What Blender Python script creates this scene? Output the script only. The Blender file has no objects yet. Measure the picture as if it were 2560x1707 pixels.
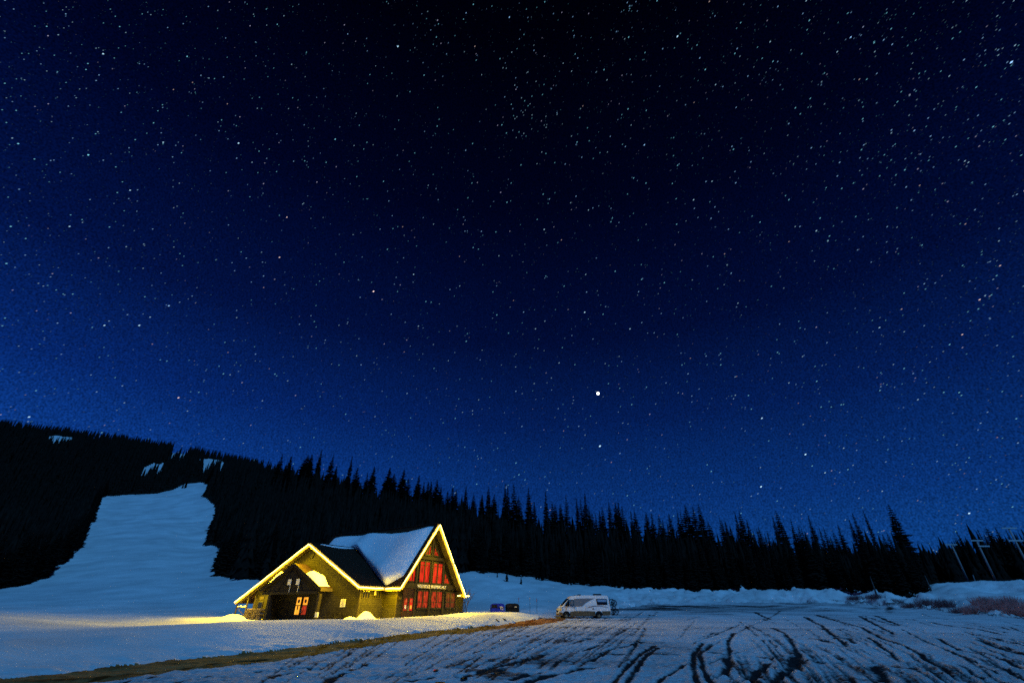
import bpy, math, random
import numpy as np
from mathutils import Vector, Matrix
rnd = random.Random(7); rng = np.random.default_rng(7)
S = bpy.context.scene; C = S.collection

# ------------------------------------------------------------------ camera, sky, moon, exposure
FPX, PITCH, CAMH = 1138.0, math.radians(30.4), 1.5
cam = bpy.data.cameras.new('camera'); camo = bpy.data.objects.new('camera', cam); C.objects.link(camo)
camo.location = (0, 0, CAMH); camo.rotation_euler = (math.radians(90) + PITCH, 0, 0)
cam.sensor_width = 36; cam.lens = 36 * FPX / 2560; cam.clip_end = 20000; cam.clip_start = 0.1
S.camera = camo
S.view_settings.view_transform = 'Standard'; S.view_settings.look = 'None'
S.view_settings.exposure = 0; S.view_settings.gamma = 1
S.cycles.max_bounces = 6; S.cycles.use_denoising = False
S.cycles.sample_clamp_indirect = 3.0

MOON_TRAVEL = Vector((-0.32, 0.58, -0.75)).normalized()
W = bpy.data.worlds.new('World'); S.world = W; W.use_nodes = True
wn, wl = W.node_tree.nodes, W.node_tree.links
wn.clear()
w_out = wn.new('ShaderNodeOutputWorld'); w_bg = wn.new('ShaderNodeBackground')
w_tc = wn.new('ShaderNodeTexCoord'); w_sep = wn.new('ShaderNodeSeparateXYZ'); w_ramp = wn.new('ShaderNodeValToRGB')
wl.new(w_tc.outputs['Generated'], w_sep.inputs[0]); wl.new(w_sep.outputs[2], w_ramp.inputs[0])
cr = w_ramp.color_ramp
SKY = [(0.0, (.0045, .052, .215)), (.09, (.0036, .046, .215)), (.18, (.0024, .029, .165)), (.34, (.0010, .0112, .085)),
       (.50, (.0004, .0036, .034)), (.72, (.0001, .0009, .0105)), (.90, (.00004, .00015, .0025)), (1.0, (.00003, .0001, .0018))]
while len(cr.elements) < len(SKY): cr.elements.new(0.5)
for e, (p, c) in zip(cr.elements, SKY): e.position = p; e.color = (*c, 1)
w_noi = wn.new('ShaderNodeTexNoise'); w_noi.inputs['Scale'].default_value = 380; w_noi.inputs['Detail'].default_value = 1
w_mr = wn.new('ShaderNodeMapRange'); w_mr.inputs['From Min'].default_value = .25; w_mr.inputs['From Max'].default_value = .75
w_mr.inputs['To Min'].default_value = .5; w_mr.inputs['To Max'].default_value = 1.5
w_mul = wn.new('ShaderNodeMix'); w_mul.data_type = 'RGBA'; w_mul.blend_type = 'MULTIPLY'; w_mul.inputs[0].default_value = 1
wl.new(w_tc.outputs['Generated'], w_noi.inputs['Vector']); wl.new(w_noi.outputs[0], w_mr.inputs['Value'])
wl.new(w_ramp.outputs[0], w_mul.inputs[6]); wl.new(w_mr.outputs[0], w_mul.inputs[7])
w_az = wn.new('ShaderNodeMapRange'); w_az.inputs['From Min'].default_value = -.85; w_az.inputs['From Max'].default_value = .05; w_az.inputs['To Min'].default_value = 1.75; w_az.inputs['To Max'].default_value = 1.0
wl.new(w_sep.outputs[0], w_az.inputs['Value'])          # airglow, stronger over the ski hill side of the sky
w_m2 = wn.new('ShaderNodeMix'); w_m2.data_type = 'RGBA'; w_m2.blend_type = 'MULTIPLY'; w_m2.inputs[0].default_value = 1
wl.new(w_mul.outputs[2], w_m2.inputs[6]); wl.new(w_az.outputs[0], w_m2.inputs[7]); wl.new(w_m2.outputs[2], w_bg.inputs[0]); wl.new(w_bg.outputs[0], w_out.inputs[0]); w_bg.inputs[1].default_value = 1.0

moon = bpy.data.lights.new('moonlight', 'SUN'); moon.energy = 1.5; moon.angle = math.radians(0.53); moon.color = (.105, .45, 1.0)
mo = bpy.data.objects.new('moonlight', moon); C.objects.link(mo); mo.rotation_euler = MOON_TRAVEL.to_track_quat('-Z', 'Y').to_euler()

ROPE = (1.0, .88, .24); ROPE_STRENGTH = 5.0; GLOW = (1.0, .655, .002); GLOW_WATTS = 25.0; THROW_WATTS = 185.0

# ------------------------------------------------------------------ pixel <-> world (photo 2560 x 1707)
cp, sp = math.cos(PITCH), math.sin(PITCH)
def at(px, py, y):
    u, v = (px - 1280) / FPX, (853.5 - py) / FPX
    Y = cp - v * sp; k = y / Y
    return Vector((u * k, y, CAMH + (sp + v * cp) * k))
def to_px(x, y, z):
    zc = y * cp + (z - CAMH) * sp; yc = -y * sp + (z - CAMH) * cp
    zc = np.where(zc < .1, .1, zc)
    return 1280 + FPX * x / zc, 853.5 - FPX * yc / zc

# ------------------------------------------------------------------ tagging, mesh collecting
def tag(o, label=None, cat=None, group=None, kind=None):
    if label: o['label'] = label
    if cat: o['category'] = cat
    if group: o['group'] = group
    if kind: o['kind'] = kind
    return o
def empty(name, loc=(0, 0, 0), rz=0.0, label=None, cat=None, group=None):
    o = bpy.data.objects.new(name, None); C.objects.link(o); o.location = loc; o.rotation_euler = (0, 0, rz); o.empty_display_size = .3
    return tag(o, label, cat, group)
class MB:
    def __init__(s): s.v = []; s.f = []
    def add(s, vs, fs):
        n = len(s.v); s.v += [tuple(v) for v in vs]; s.f += [tuple(i + n for i in f) for f in fs]; return s
    def box(s, x0, x1, y0, y1, z0, z1):
        return s.add([(x0,y0,z0),(x1,y0,z0),(x1,y1,z0),(x0,y1,z0),(x0,y0,z1),(x1,y0,z1),(x1,y1,z1),(x0,y1,z1)],
                     [(0,3,2,1),(4,5,6,7),(0,1,5,4),(1,2,6,5),(2,3,7,6),(3,0,4,7)])
    def prism(s, pts, vec):
        n = len(pts); vec = Vector(vec); pts = [Vector(p) for p in pts]
        return s.add(pts + [p + vec for p in pts], [tuple(range(n))[::-1], tuple(range(n, 2 * n))] + [(i, (i + 1) % n, n + (i + 1) % n, n + i) for i in range(n)])
    def tube(s, pts, r, n=6, closed=False):
        pts = [Vector(p) for p in pts]; m = len(pts); base = len(s.v)
        rs = r if isinstance(r, (list, tuple)) else [r] * m
        for i, p in enumerate(pts):
            a = pts[(i - 1) % m] if closed or i else p; b = pts[(i + 1) % m] if closed or i < m - 1 else p
            d = (b - a).normalized(); up = Vector((0, 0, 1)) if abs(d.z) < .95 else Vector((1, 0, 0))
            e1 = d.cross(up).normalized(); e2 = d.cross(e1)
            s.v += [tuple(p + rs[i] * (math.cos(2*math.pi*k/n) * e1 + math.sin(2*math.pi*k/n) * e2)) for k in range(n)]
        for i in range(m if closed else m - 1):
            j = (i + 1) % m
            s.f += [(base+i*n+k, base+i*n+(k+1)%n, base+j*n+(k+1)%n, base+j*n+k) for k in range(n)]
        if not closed:
            s.f += [tuple(base + k for k in range(n))[::-1], tuple(base + (m-1)*n + k for k in range(n))]
        return s
    def bar(s, a, b, w, h):                      # rectangular bar between two points, w across, h in height
        a, b = Vector(a), Vector(b); d = (b - a).normalized(); up = Vector((0, 0, 1)) if abs(d.z) < .95 else Vector((0, 1, 0))
        e1 = d.cross(up).normalized() * w / 2; e2 = e1.cross(d).normalized() * h / 2
        return s.add([a-e1-e2, a+e1-e2, a+e1+e2, a-e1+e2, b-e1-e2, b+e1-e2, b+e1+e2, b-e1+e2], [(0,3,2,1),(4,5,6,7),(0,1,5,4),(1,2,6,5),(2,3,7,6),(3,0,4,7)])
    def disc(s, c, r, axis, depth, n=20):        # short cylinder, axis 'x' 'y' or 'z'
        c = Vector(c); ax = {'x': Vector((1,0,0)), 'y': Vector((0,1,0)), 'z': Vector((0,0,1))}[axis]
        e1 = ax.orthogonal().normalized(); e2 = ax.cross(e1)
        return s.prism([c - ax*depth/2 + r*(math.cos(2*math.pi*k/n)*e1 + math.sin(2*math.pi*k/n)*e2) for k in range(n)], ax * depth)
    def build(s, name, mat, parent=None, smooth=False, bevel=0):
        me = bpy.data.meshes.new(name); me.from_pydata(s.v, [], s.f); me.update()
        o = bpy.data.objects.new(name, me); C.objects.link(o); me.materials.append(mat)
        if smooth: me.polygons.foreach_set('use_smooth', [True] * len(me.polygons))
        if parent is not None: o.parent = parent
        if bevel:
            b = o.modifiers.new('bevel', 'BEVEL'); b.width = bevel; b.segments = 2; b.limit_method = 'ANGLE'
        return o
def np_mesh(name, V, F, mat, smooth=True, attrs=None):
    me = bpy.data.meshes.new(name); k = F.shape[1]
    me.vertices.add(len(V)); me.vertices.foreach_set('co', V.astype(np.float32).ravel())
    me.loops.add(F.size); me.loops.foreach_set('vertex_index', F.astype(np.int32).ravel())
    me.polygons.add(len(F)); me.polygons.foreach_set('loop_start', np.arange(0, F.size, k, dtype=np.int32))
    if smooth: me.polygons.foreach_set('use_smooth', np.ones(len(F), dtype=bool))
    for an, (ty, dat) in (attrs or {}).items():
        at_ = me.attributes.new(an, ty, 'POINT'); at_.data.foreach_set('value' if ty == 'FLOAT' else 'color', dat.astype(np.float32).ravel())
    me.update(calc_edges=True); me.validate()
    o = bpy.data.objects.new(name, me); C.objects.link(o); me.materials.append(mat); return o

# ------------------------------------------------------------------ materials
def mat(name, col, rough=.7, spec=.3, metal=0.0, var=0.0, vscale=4.0, bump=0.0, bscale=20.0, emit=None, estr=0.0):
    m = bpy.data.materials.new(name); m.use_nodes = True; N, L = m.node_tree.nodes, m.node_tree.links
    b = N['Principled BSDF']; b.inputs['Base Color'].default_value = (*col, 1); b.inputs['Roughness'].default_value = rough
    b.inputs['Specular IOR Level'].default_value = spec; b.inputs['Metallic'].default_value = metal
    tc = N.new('ShaderNodeTexCoord')
    if var:
        t = N.new('ShaderNodeTexNoise'); t.inputs['Scale'].default_value = vscale; t.inputs['Detail'].default_value = 6; L.new(tc.outputs['Object'], t.inputs[0])
        r = N.new('ShaderNodeValToRGB'); r.color_ramp.elements[0].position = .3; r.color_ramp.elements[1].position = .7
        r.color_ramp.elements[0].color = (*[c * (1 - var) for c in col], 1); r.color_ramp.elements[1].color = (*[min(1, c * (1 + var)) for c in col], 1)
        L.new(t.outputs[0], r.inputs[0]); L.new(r.outputs[0], b.inputs['Base Color'])
    if bump:
        t = N.new('ShaderNodeTexNoise'); t.inputs['Scale'].default_value = bscale; t.inputs['Detail'].default_value = 5; L.new(tc.outputs['Object'], t.inputs[0])
        bp = N.new('ShaderNodeBump'); bp.inputs['Strength'].default_value = bump; bp.inputs['Distance'].default_value = .1
        L.new(t.outputs[0], bp.inputs['Height']); L.new(bp.outputs[0], b.inputs['Normal'])
    if emit: b.inputs['Emission Color'].default_value = (*emit, 1); b.inputs['Emission Strength'].default_value = estr
    return m
def siding(name, col, board=.2):
    m = mat(name, col, .75, .2); N, L = m.node_tree.nodes, m.node_tree.links; b = N['Principled BSDF']
    tc = N.new('ShaderNodeTexCoord'); sx = N.new('ShaderNodeSeparateXYZ'); L.new(tc.outputs['Object'], sx.inputs[0])
    d = N.new('ShaderNodeMath'); d.operation = 'DIVIDE'; d.inputs[1].default_value = board; L.new(sx.outputs[2], d.inputs[0])
    fr = N.new('ShaderNodeMath'); fr.operation = 'FRACT'; L.new(d.outputs[0], fr.inputs[0])
    bp = N.new('ShaderNodeBump'); bp.inputs['Strength'].default_value = 1; bp.inputs['Distance'].default_value = .03; bp.invert = True
    L.new(fr.outputs[0], bp.inputs['Height']); L.new(bp.outputs[0], b.inputs['Normal'])
    fl = N.new('ShaderNodeMath'); fl.operation = 'FLOOR'; L.new(d.outputs[0], fl.inputs[0])
    wn_ = N.new('ShaderNodeTexNoise'); wn_.inputs['Scale'].default_value = 1.7; wn_.inputs['Detail'].default_value = 4
    cx = N.new('ShaderNodeCombineXYZ'); ad = N.new('ShaderNodeMath'); ad.operation = 'ADD'; L.new(sx.outputs[0], ad.inputs[0]); L.new(sx.outputs[1], ad.inputs[1])
    L.new(ad.outputs[0], cx.inputs[0]); m3 = N.new('ShaderNodeMath'); m3.operation = 'MULTIPLY'; m3.inputs[1].default_value = 3.7; L.new(fl.outputs[0], m3.inputs[0]); L.new(m3.outputs[0], cx.inputs[1])
    L.new(cx.outputs[0], wn_.inputs[0])
    r = N.new('ShaderNodeValToRGB'); r.color_ramp.elements[0].position = .3; r.color_ramp.elements[1].position = .7
    r.color_ramp.elements[0].color = (*[c*.7 for c in col], 1); r.color_ramp.elements[1].color = (*[c*1.25 for c in col], 1)
    L.new(wn_.outputs[0], r.inputs[0])
    gap = N.new('ShaderNodeMath'); gap.operation = 'LESS_THAN'; gap.inputs[1].default_value = .1; L.new(fr.outputs[0], gap.inputs[0])
    mx = N.new('ShaderNodeMix'); mx.data_type = 'RGBA'; L.new(gap.outputs[0], mx.inputs[0]); L.new(r.outputs[0], mx.inputs[6]); mx.inputs[7].default_value = (*[c*.4 for c in col], 1)
    L.new(mx.outputs[2], b.inputs['Base Color']); return m
def ground_mat(name, a, b_, lo, hi, scale, rough_a=.6, rough_b=.35, bump=.5, bscale=6, grime=0.0):
    """two materials mixed by the 'dirt' attribute broken up with noise: a = snow, b_ = wet dirt"""
    m = mat(name, a, rough_a, .04 if name != 'snow' else .2); N, L = m.node_tree.nodes, m.node_tree.links; b = N['Principled BSDF']
    tc = N.new('ShaderNodeTexCoord'); at_ = N.new('ShaderNodeAttribute'); at_.attribute_name = 'dirt'
    n1 = N.new('ShaderNodeTexNoise'); n1.inputs['Scale'].default_value = scale; n1.inputs['Detail'].default_value = 8; n1.inputs['Roughness'].default_value = .68
    L.new(tc.outputs['Object'], n1.inputs[0])
    s1 = N.new('ShaderNodeMath'); s1.operation = 'MULTIPLY_ADD'; s1.inputs[1].default_value = 1.25; s1.inputs[2].default_value = -.625; L.new(n1.outputs[0], s1.inputs[0])
    ad = N.new('ShaderNodeMath'); ad.operation = 'ADD'; L.new(s1.outputs[0], ad.inputs[0]); L.new(at_.outputs['Fac'], ad.inputs[1])
    mr = N.new('ShaderNodeMapRange'); mr.interpolation_type = 'SMOOTHSTEP'; mr.inputs['From Min'].default_value = lo; mr.inputs['From Max'].default_value = hi
    L.new(ad.outputs[0], mr.inputs['Value'])
    n2 = N.new('ShaderNodeTexNoise'); n2.inputs['Scale'].default_value = 9; n2.inputs['Detail'].default_value = 9; n2.inputs['Roughness'].default_value = .75; L.new(tc.outputs['Object'], n2.inputs[0])
    rr = N.new('ShaderNodeValToRGB'); rr.color_ramp.elements[0].position = .32; rr.color_ramp.elements[1].position = .62
    rr.color_ramp.elements[0].color = (*[c * (1 - grime) for c in a], 1); rr.color_ramp.elements[1].color = (*a, 1); L.new(n2.outputs[0], rr.inputs[0])
    mx = N.new('ShaderNodeMix'); mx.data_type = 'RGBA'; L.new(mr.outputs[0], mx.inputs[0]); L.new(rr.outputs[0], mx.inputs[6]); mx.inputs[7].default_value = (*b_, 1)
    n4 = N.new('ShaderNodeTexNoise'); n4.inputs['Scale'].default_value = .11; n4.inputs['Detail'].default_value = 7; n4.inputs['Roughness'].default_value = .62; L.new(tc.outputs['Object'], n4.inputs[0])
    q4 = N.new('ShaderNodeMapRange'); q4.inputs['From Min'].default_value = .34; q4.inputs['From Max'].default_value = .66; q4.inputs['To Min'].default_value = .72; q4.inputs['To Max'].default_value = 1.04; L.new(n4.outputs[0], q4.inputs['Value'])
    m4 = N.new('ShaderNodeMix'); m4.data_type = 'RGBA'; m4.blend_type = 'MULTIPLY'; m4.inputs[0].default_value = 1; L.new(mx.outputs[2], m4.inputs[6]); L.new(q4.outputs[0], m4.inputs[7])
    L.new(m4.outputs[2], b.inputs['Base Color'])
    mq = N.new('ShaderNodeMapRange'); mq.inputs['To Min'].default_value = rough_a; mq.inputs['To Max'].default_value = rough_b; L.new(mr.outputs[0], mq.inputs['Value']); L.new(mq.outputs[0], b.inputs['Roughness'])
    n3 = N.new('ShaderNodeTexNoise'); n3.inputs['Scale'].default_value = bscale; n3.inputs['Detail'].default_value = 9; n3.inputs['Roughness'].default_value = .7; L.new(tc.outputs['Object'], n3.inputs[0])
    bp = N.new('ShaderNodeBump'); bp.inputs['Strength'].default_value = bump; bp.inputs['Distance'].default_value = .18; L.new(n3.outputs[0], bp.inputs['Height']); L.new(bp.outputs[0], b.inputs['Normal'])
    return m
M = {}
M['snow'] = ground_mat('snow', (.80, .82, .86), (.30, .26, .24), .55, 1.2, .9, .6, .5, .55, 3.0, .10)
M['lot'] = ground_mat('rutted_snow', (.90, .89, .95), (.034, .030, .033), .22, .94, 3.6, .8, .9, .8, 6.0, .42)
M['road'] = ground_mat('mud_and_snow', (.54, .24, .09), (.14, .042, .010), .15, .85, 1.9, .85, .8, .7, 5.0, .35)
M['floor'] = mat('snow_painted_shade', (.010, .010, .008), .95, .05, var=.4, vscale=.5)  # snow under the trees, their shade painted into its colour
M['roofsnow'] = mat('roof_snow', (.80, .82, .86), .6, .25, bump=.35, bscale=2.2)
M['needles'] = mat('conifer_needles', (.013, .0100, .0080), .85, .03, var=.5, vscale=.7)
M['bark'] = mat('bark', (.035, .028, .024), .95, .05, var=.4, vscale=3)
M['deadwood'] = mat('weathered_trunk', (.09, .085, .08), .9, .1, var=.4, vscale=2)
M['fascia'] = mat('ochre_fascia_boards', (.34, .25, .09), .7, .2, var=.15, vscale=4)
M['siding'] = siding('olive_clapboard', (.0165, .0135, .007))
M['siding_dark'] = siding('brown_clapboard', (.011, .008, .005))
M['timber'] = mat('dark_timber', (.010, .0075, .005), .7, .2, var=.35, vscale=3)
M['timber_mid'] = mat('stained_timber', (.026, .020, .011), .7, .2, var=.3, vscale=3)
M['soffit'] = mat('soffit_boards', (.065, .050, .022), .7, .2, var=.2, vscale=4)
M['shingle'] = mat('brown_shingles', (.026, .012, .006), .85, .15, var=.5, vscale=7, bump=.6, bscale=14)
M['frame'] = mat('window_frame', (.010, .007, .006), .5, .3)
M['doorred'] = mat('dark_red_door', (.022, .006, .004), .5, .3, var=.2, vscale=3)
M['black'] = mat('black_metal', (.005, .005, .006), .6, .15)
M['darkglass'] = mat('dark_glass', (.008, .009, .012), .08, .5)
M['white'] = mat('white_panel', (.62, .60, .56), .6, .2)
M['letter'] = mat('cream_letters', (.85, .80, .62), .6, .2)
M['rope'] = mat('rope_light', ROPE, emit=ROPE, estr=ROPE_STRENGTH); M['rope'].cycles.emission_sampling = 'NONE'
M['cable'] = mat('black_cable', (.03, .025, .01), .6)
M['stone'] = mat('stacked_firewood', (.13, .10, .065), .85, .1, var=.5, vscale=6)
M['grey'] = mat('galvanised', (.30, .30, .31), .4, .4, metal=.6)
def glow(name, c0, c1, s, scale=3.0, seed=0.0):
    """lit room behind curtains: emission broken up by the curtain folds"""
    m = mat(name, (.012, .006, .006), .35, .08); N, L = m.node_tree.nodes, m.node_tree.links; b = N['Principled BSDF']
    tc = N.new('ShaderNodeTexCoord'); mp = N.new('ShaderNodeMapping'); mp.inputs['Scale'].default_value = (scale, scale, scale * .22); mp.inputs['Location'].default_value = (seed, seed, seed)
    n = N.new('ShaderNodeTexNoise'); n.inputs['Scale'].default_value = 1.6; n.inputs['Detail'].default_value = 5
    L.new(tc.outputs['Object'], mp.inputs[0]); L.new(mp.outputs[0], n.inputs[0])
    r = N.new('ShaderNodeValToRGB'); r.color_ramp.elements[0].position = .35; r.color_ramp.elements[1].position = .62
    r.color_ramp.elements[0].color = (*c0, 1); r.color_ramp.elements[1].color = (*c1, 1)
    L.new(n.outputs[0], r.inputs[0]); L.new(r.outputs[0], b.inputs['Emission Color']); b.inputs['Emission Strength'].default_value = s
    return m
M['redglow'] = glow('red_curtained_room', (.26, .006, .002), (.80, .022, .008), 1.25)
M['dimred'] = glow('dim_red_room', (.012, .002, .001), (.62, .04, .010), 1.15, 6.0)
M['brownred'] = glow('brown_red_room', (.05, .008, .002), (.20, .035, .008), 1.0, 5.0)
M['orange'] = glow('orange_lit_glass', (1.1, .32, .015), (1.5, .62, .05), 1.0, 1.2)
M['orangered'] = glow('red_lit_glass', (.35, .03, .01), (.9, .16, .03), 1.0, 6)
M['yellowglow'] = mat('yellow_lit_glass', (.3, .2, .02), .4, emit=(1, .72, .06), estr=1.0)

# ------------------------------------------------------------------ terrain heights
CP = []                                            # control points (x, y, z)
def cpx(L):
    for px, py, y in L: p = at(px, py, y); CP.append((p.x, p.y, p.z))
def lotz(y): return float(np.interp(y, [-30, 12, 20, 30, 45, 55, 65, 80, 95, 110], [-.02, 0, .02, .06, .2, .34, .535, 1.1, 1.95, 2.75]))
for y in (-25, -5, 4, 9, 12, 16):
    for x in (-40, -18, -7, 0, 8, 20, 45): CP.append((x, y, 0.0 if x > -12 or y > 8 else .2))
for y, xs in ((22, (0, 9, 18, 30)), (32, (4, 16, 30, 45)), (45, (5, 15, 28, 42, 60)), (57, (8, 20, 35, 50, 70)), (65, (6, 15, 28, 45, 62)), (80, (20, 35, 50, 68)), (95, (35, 55, 72)), (105, (48, 66))):
    for x in xs: CP.append((x, y, lotz(y)))
CREST = [(-600, 1630, 11.5), (-250, 1618, 14.5), (0, 1608, 17), (297, 1590, 21), (450, 1580, 23), (595, 1570, 25), (694, 1562, 27), (800, 1558, 29.5), (900, 1553.5, 32), (1013, 1548.5, 38), (1120, 1541, 44.5), (1220, 1533.5, 52), (1290, 1531, 58), (1345, 1536, 62)]
FOOT = [(-600, 1760, 10), (-250, 1725, 12), (0, 1694, 14), (268, 1670, 16.5), (446, 1646, 18.7), (600, 1634, 20.3), (700, 1624, 21.7), (868, 1603, 26), (1021, 1582, 32.7), (1174, 1569, 40.5), (1280, 1556, 50), (1365, 1545, 60)]
LOWER = [(0, 1735, 12), (253, 1707, 13.3), (446, 1679, 15), (700, 1649, 18.5), (868, 1622, 23), (1060, 1594, 30), (1327, 1563, 45), (1420, 1549, 60)]
cpx(CREST); cpx(FOOT)
for x, y, z in ((-14.7, 50.5, .48), (-23, 55.5, .38), (-19, 51, .42), (-30.4, 61, .4), (-34, 60, .45), (-11.6, 53, .66), (-8.5, 57.5, .8), (-5.6, 61.5, 1.0), (-3, 63, 1.05), (-20, 64, .8), (-10, 68, 1.2), (-25, 75, 1.5), (2, 64, 1.0), (5, 68, .98), (-22, 42, .55), (-12, 44, .68), (-28, 48, .42), (-36, 54, .3), (-5, 52, .88)): CP.append((x, y, z))
cpx([(0, 1575, 27), (0, 1545, 38), (150, 1570, 33), (300, 1566, 38), (430, 1563, 43), (250, 1553, 52), (450, 1549, 56), (100, 1535, 55), (-500, 1540, 30), (-500, 1460, 90)])
# left slope and ski run
cpx([(0, 1472, 110), (80, 1455, 118), (170, 1395, 150), (235, 1310, 215), (258, 1240, 280), (500, 1207, 330), (300, 1240, 300), (400, 1228, 315), (300, 1500, 82), (500, 1503, 80), (100, 1505, 82), (350, 1420, 130), (420, 1330, 195), (530, 1300, 230), (498, 1363, 185), (545, 1370, 172), (523, 1440, 122), (640, 1450, 108), (560, 1495, 82), (760, 1440, 110), (900, 1420, 118), (1050, 1425, 120)])
# far ridge of the ski hill
cpx([(-700, 1055, 470), (-300, 1064, 480), (0, 1068, 480), (150, 1082, 478), (300, 1101, 470), (500, 1138, 460), (620, 1160, 450), (700, 1176, 445), (800, 1198, 440), (0, 1100, 620), (300, 1135, 620), (620, 1190, 620), (-400, 1085, 620), (100, 1250, 300), (0, 1350, 200), (-300, 1400, 150), (-300, 1200, 300), (130, 1150, 400), (350, 1150, 400)])
# near wooded ridge behind the hut and along the lot
RIDGE = [(640, 1190, 300), (700, 1212, 255), (750, 1224, 240), (900, 1262, 222), (1050, 1295, 210), (1200, 1325, 200), (1400, 1360, 190), (1600, 1388, 180), (1800, 1415, 170), (2000, 1428, 165), (2200, 1440, 160), (2330, 1448, 165), (2560, 1448, 165), (2900, 1440, 165)]
cpx(RIDGE); cpx([(p[0], p[1] + 6, p[2] + 60) for p in RIDGE]); cpx([(p[0], p[1] + 8, p[2] + 220) for p in RIDGE[2:11]])
cpx([(700, 1330, 160), (900, 1350, 155), (1100, 1385, 150)])
# forest foot and snowbank top, right side
BANK = [(1190, 1428, 122), (1240, 1431, 124), (1330, 1442, 126), (1400, 1455, 126), (1500, 1464, 124), (1600, 1470, 122), (1700, 1474, 120), (1800, 1477, 118), (1900, 1474, 116), (2000, 1471, 114), (2090, 1471, 112), (2200, 1482, 100), (2300, 1488, 96)]
cpx(BANK); cpx([(p[0], p[1] - 4, p[2] + 12) for p in BANK])
LOTEDGE = [(1340, 1541, 64), (1365, 1529, 74), (1450, 1525, 82), (1545, 1521.5, 86), (1600, 1513, 95), (1700, 1507, 102), (1800, 1505, 106), (1900, 1504.5, 107), (2000, 1504, 106), (2100, 1507, 102), (2200, 1512, 97), (2300, 1520, 88), (2430, 1533, 75), (2560, 1546, 65), (2800, 1575, 52)]
cpx(LOTEDGE)
cpx([(1250, 1483, 96), (1400, 1491, 97), (1560, 1497, 106), (1250, 1512, 79), (1400, 1512, 84), (1150, 1470, 90), (2330, 1464, 106), (2400, 1458, 106), (2440, 1461, 105), (2480, 1457, 104), (2560, 1453, 100), (2400, 1478, 94), (2480, 1482, 90), (2560, 1486, 86), (2440, 1500, 82), (2560, 1506, 76), (2330, 1496, 93), (2800, 1460, 95), (2800, 1510, 70)])
cpx([(2330, 1392, 700), (2560, 1395, 700), (2200, 1400, 700), (2900, 1390, 700), (2330, 1440, 260), (2560, 1440, 260), (1500, 1350, 700), (800, 1240, 700), (0, 1120, 700), (2330, 1420, 420), (2560, 1420, 420)])
CP = np.array(CP); YO = 6.0
def warp(x, y): yy = np.maximum(y, -YO + 3) + YO; return np.stack([2.2 * x / yy, np.log(yy)], -1), yy
cw, cyy = warp(CP[:, 0], CP[:, 1]); ce = (CP[:, 2] - CAMH) / cyy; nCP = len(CP)
CC = .012
def kern(d2): return np.sqrt(d2 + CC * CC)
A = kern(((cw[:, None] - cw[None]) ** 2).sum(-1)); n = len(CP)
A2 = np.zeros((n + 1, n + 1)); A2[:n, :n] = A - np.eye(n) * .004; A2[n, :n] = A2[:n, n] = 1
coef = np.linalg.solve(A2, np.concatenate([ce, [0]]))
def base_z(x, y):
    x = np.atleast_1d(np.asarray(x, float)); y = np.atleast_1d(np.asarray(y, float)); out = np.empty(x.shape)
    for i in range(0, len(x), 20000):
        w, yy = warp(x[i:i+20000], y[i:i+20000])
        d2 = ((w[:, None, 0] - cw[None, :, 0]) ** 2 + (w[:, None, 1] - cw[None, :, 1]) ** 2)
        out[i:i+20000] = (kern(d2) @ coef[:nCP] + coef[nCP]) * yy + CAMH
    return out
def gz(x, y): return float(base_z([x], [y])[0])
# value noise on a hashed lattice
def vnoise(x, y, sc, seed=0):
    x = x / sc; y = y / sc; xi = np.floor(x).astype(np.int64); yi = np.floor(y).astype(np.int64); fx = x - xi; fy = y - yi
    fx = fx * fx * (3 - 2 * fx); fy = fy * fy * (3 - 2 * fy)
    def h(a, b):
        k = (a * 374761393 + b * 668265263 + seed * 982451653) & 0x7fffffff
        k = ((k ^ (k >> 13)) * 1274126177) & 0x7fffffff
        return ((k ^ (k >> 16)) & 0xffff) / 65535.0
    return (h(xi, yi) * (1 - fx) + h(xi + 1, yi) * fx) * (1 - fy) + (h(xi, yi + 1) * (1 - fx) + h(xi + 1, yi + 1) * fx) * fy - .5
def fbm(x, y, sc, seed, oct=4):
    r = 0; a = 1
    for i in range(oct): r = r + a * vnoise(x, y, sc, seed + i * 17); sc *= .5; a *= .55
    return r
def inpoly(px, py, poly):
    r = np.zeros(px.shape, bool); m = len(poly)
    for i in range(m):
        x1, y1 = poly[i]; x2, y2 = poly[(i + 1) % m]
        c = ((y1 > py) != (y2 > py)) & (px < (x2 - x1) * (py - y1) / ((y2 - y1) or 1e-9) + x1); r ^= c
    return r
def line(L, px): L = sorted(L); return np.interp(px, [p[0] for p in L], [p[1] for p in L])
CLEAR = [(-900, 1650), (-900, 1480), (0, 1472), (60, 1466), (110, 1448), (170, 1396), (205, 1345), (225, 1300), (245, 1255), (265, 1240), (330, 1237), (400, 1234), (440, 1225), (470, 1210), (512, 1206), (505, 1225), (495, 1240), (520, 1262), (528, 1290), (512, 1330), (498, 1362), (545, 1368), (528, 1400), (523, 1438), (560, 1446), (640, 1450), (800, 1450), (1050, 1436), (1180, 1430), (1190, 1427), (1240, 1430), (1330, 1442), (1400, 1455), (1500, 1463.5), (1600, 1470), (1700, 1474), (1800, 1477), (1900, 1474), (2000, 1471), (2090, 1471), (2200, 1482), (2270, 1484), (2325, 1482), (2330, 1462), (2420, 1457), (2480, 1456), (2560, 1452), (3200, 1440), (3200, 1800), (-900, 1800)]
PATCH = [[(128, 1091), (168, 1093), (163, 1112), (132, 1110)], [(506, 1146), (541, 1151), (557, 1167), (551, 1186), (518, 1183)], [(435, 1100), (458, 1100), (456, 1113), (440, 1112)], [(430, 1150), (454, 1117), (476, 1116), (450, 1142)], [(358, 1192), (369, 1169), (398, 1155), (391, 1176), (364, 1192)], [(492, 1108), (502, 1108), (500, 1118), (493, 1118)]]
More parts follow.
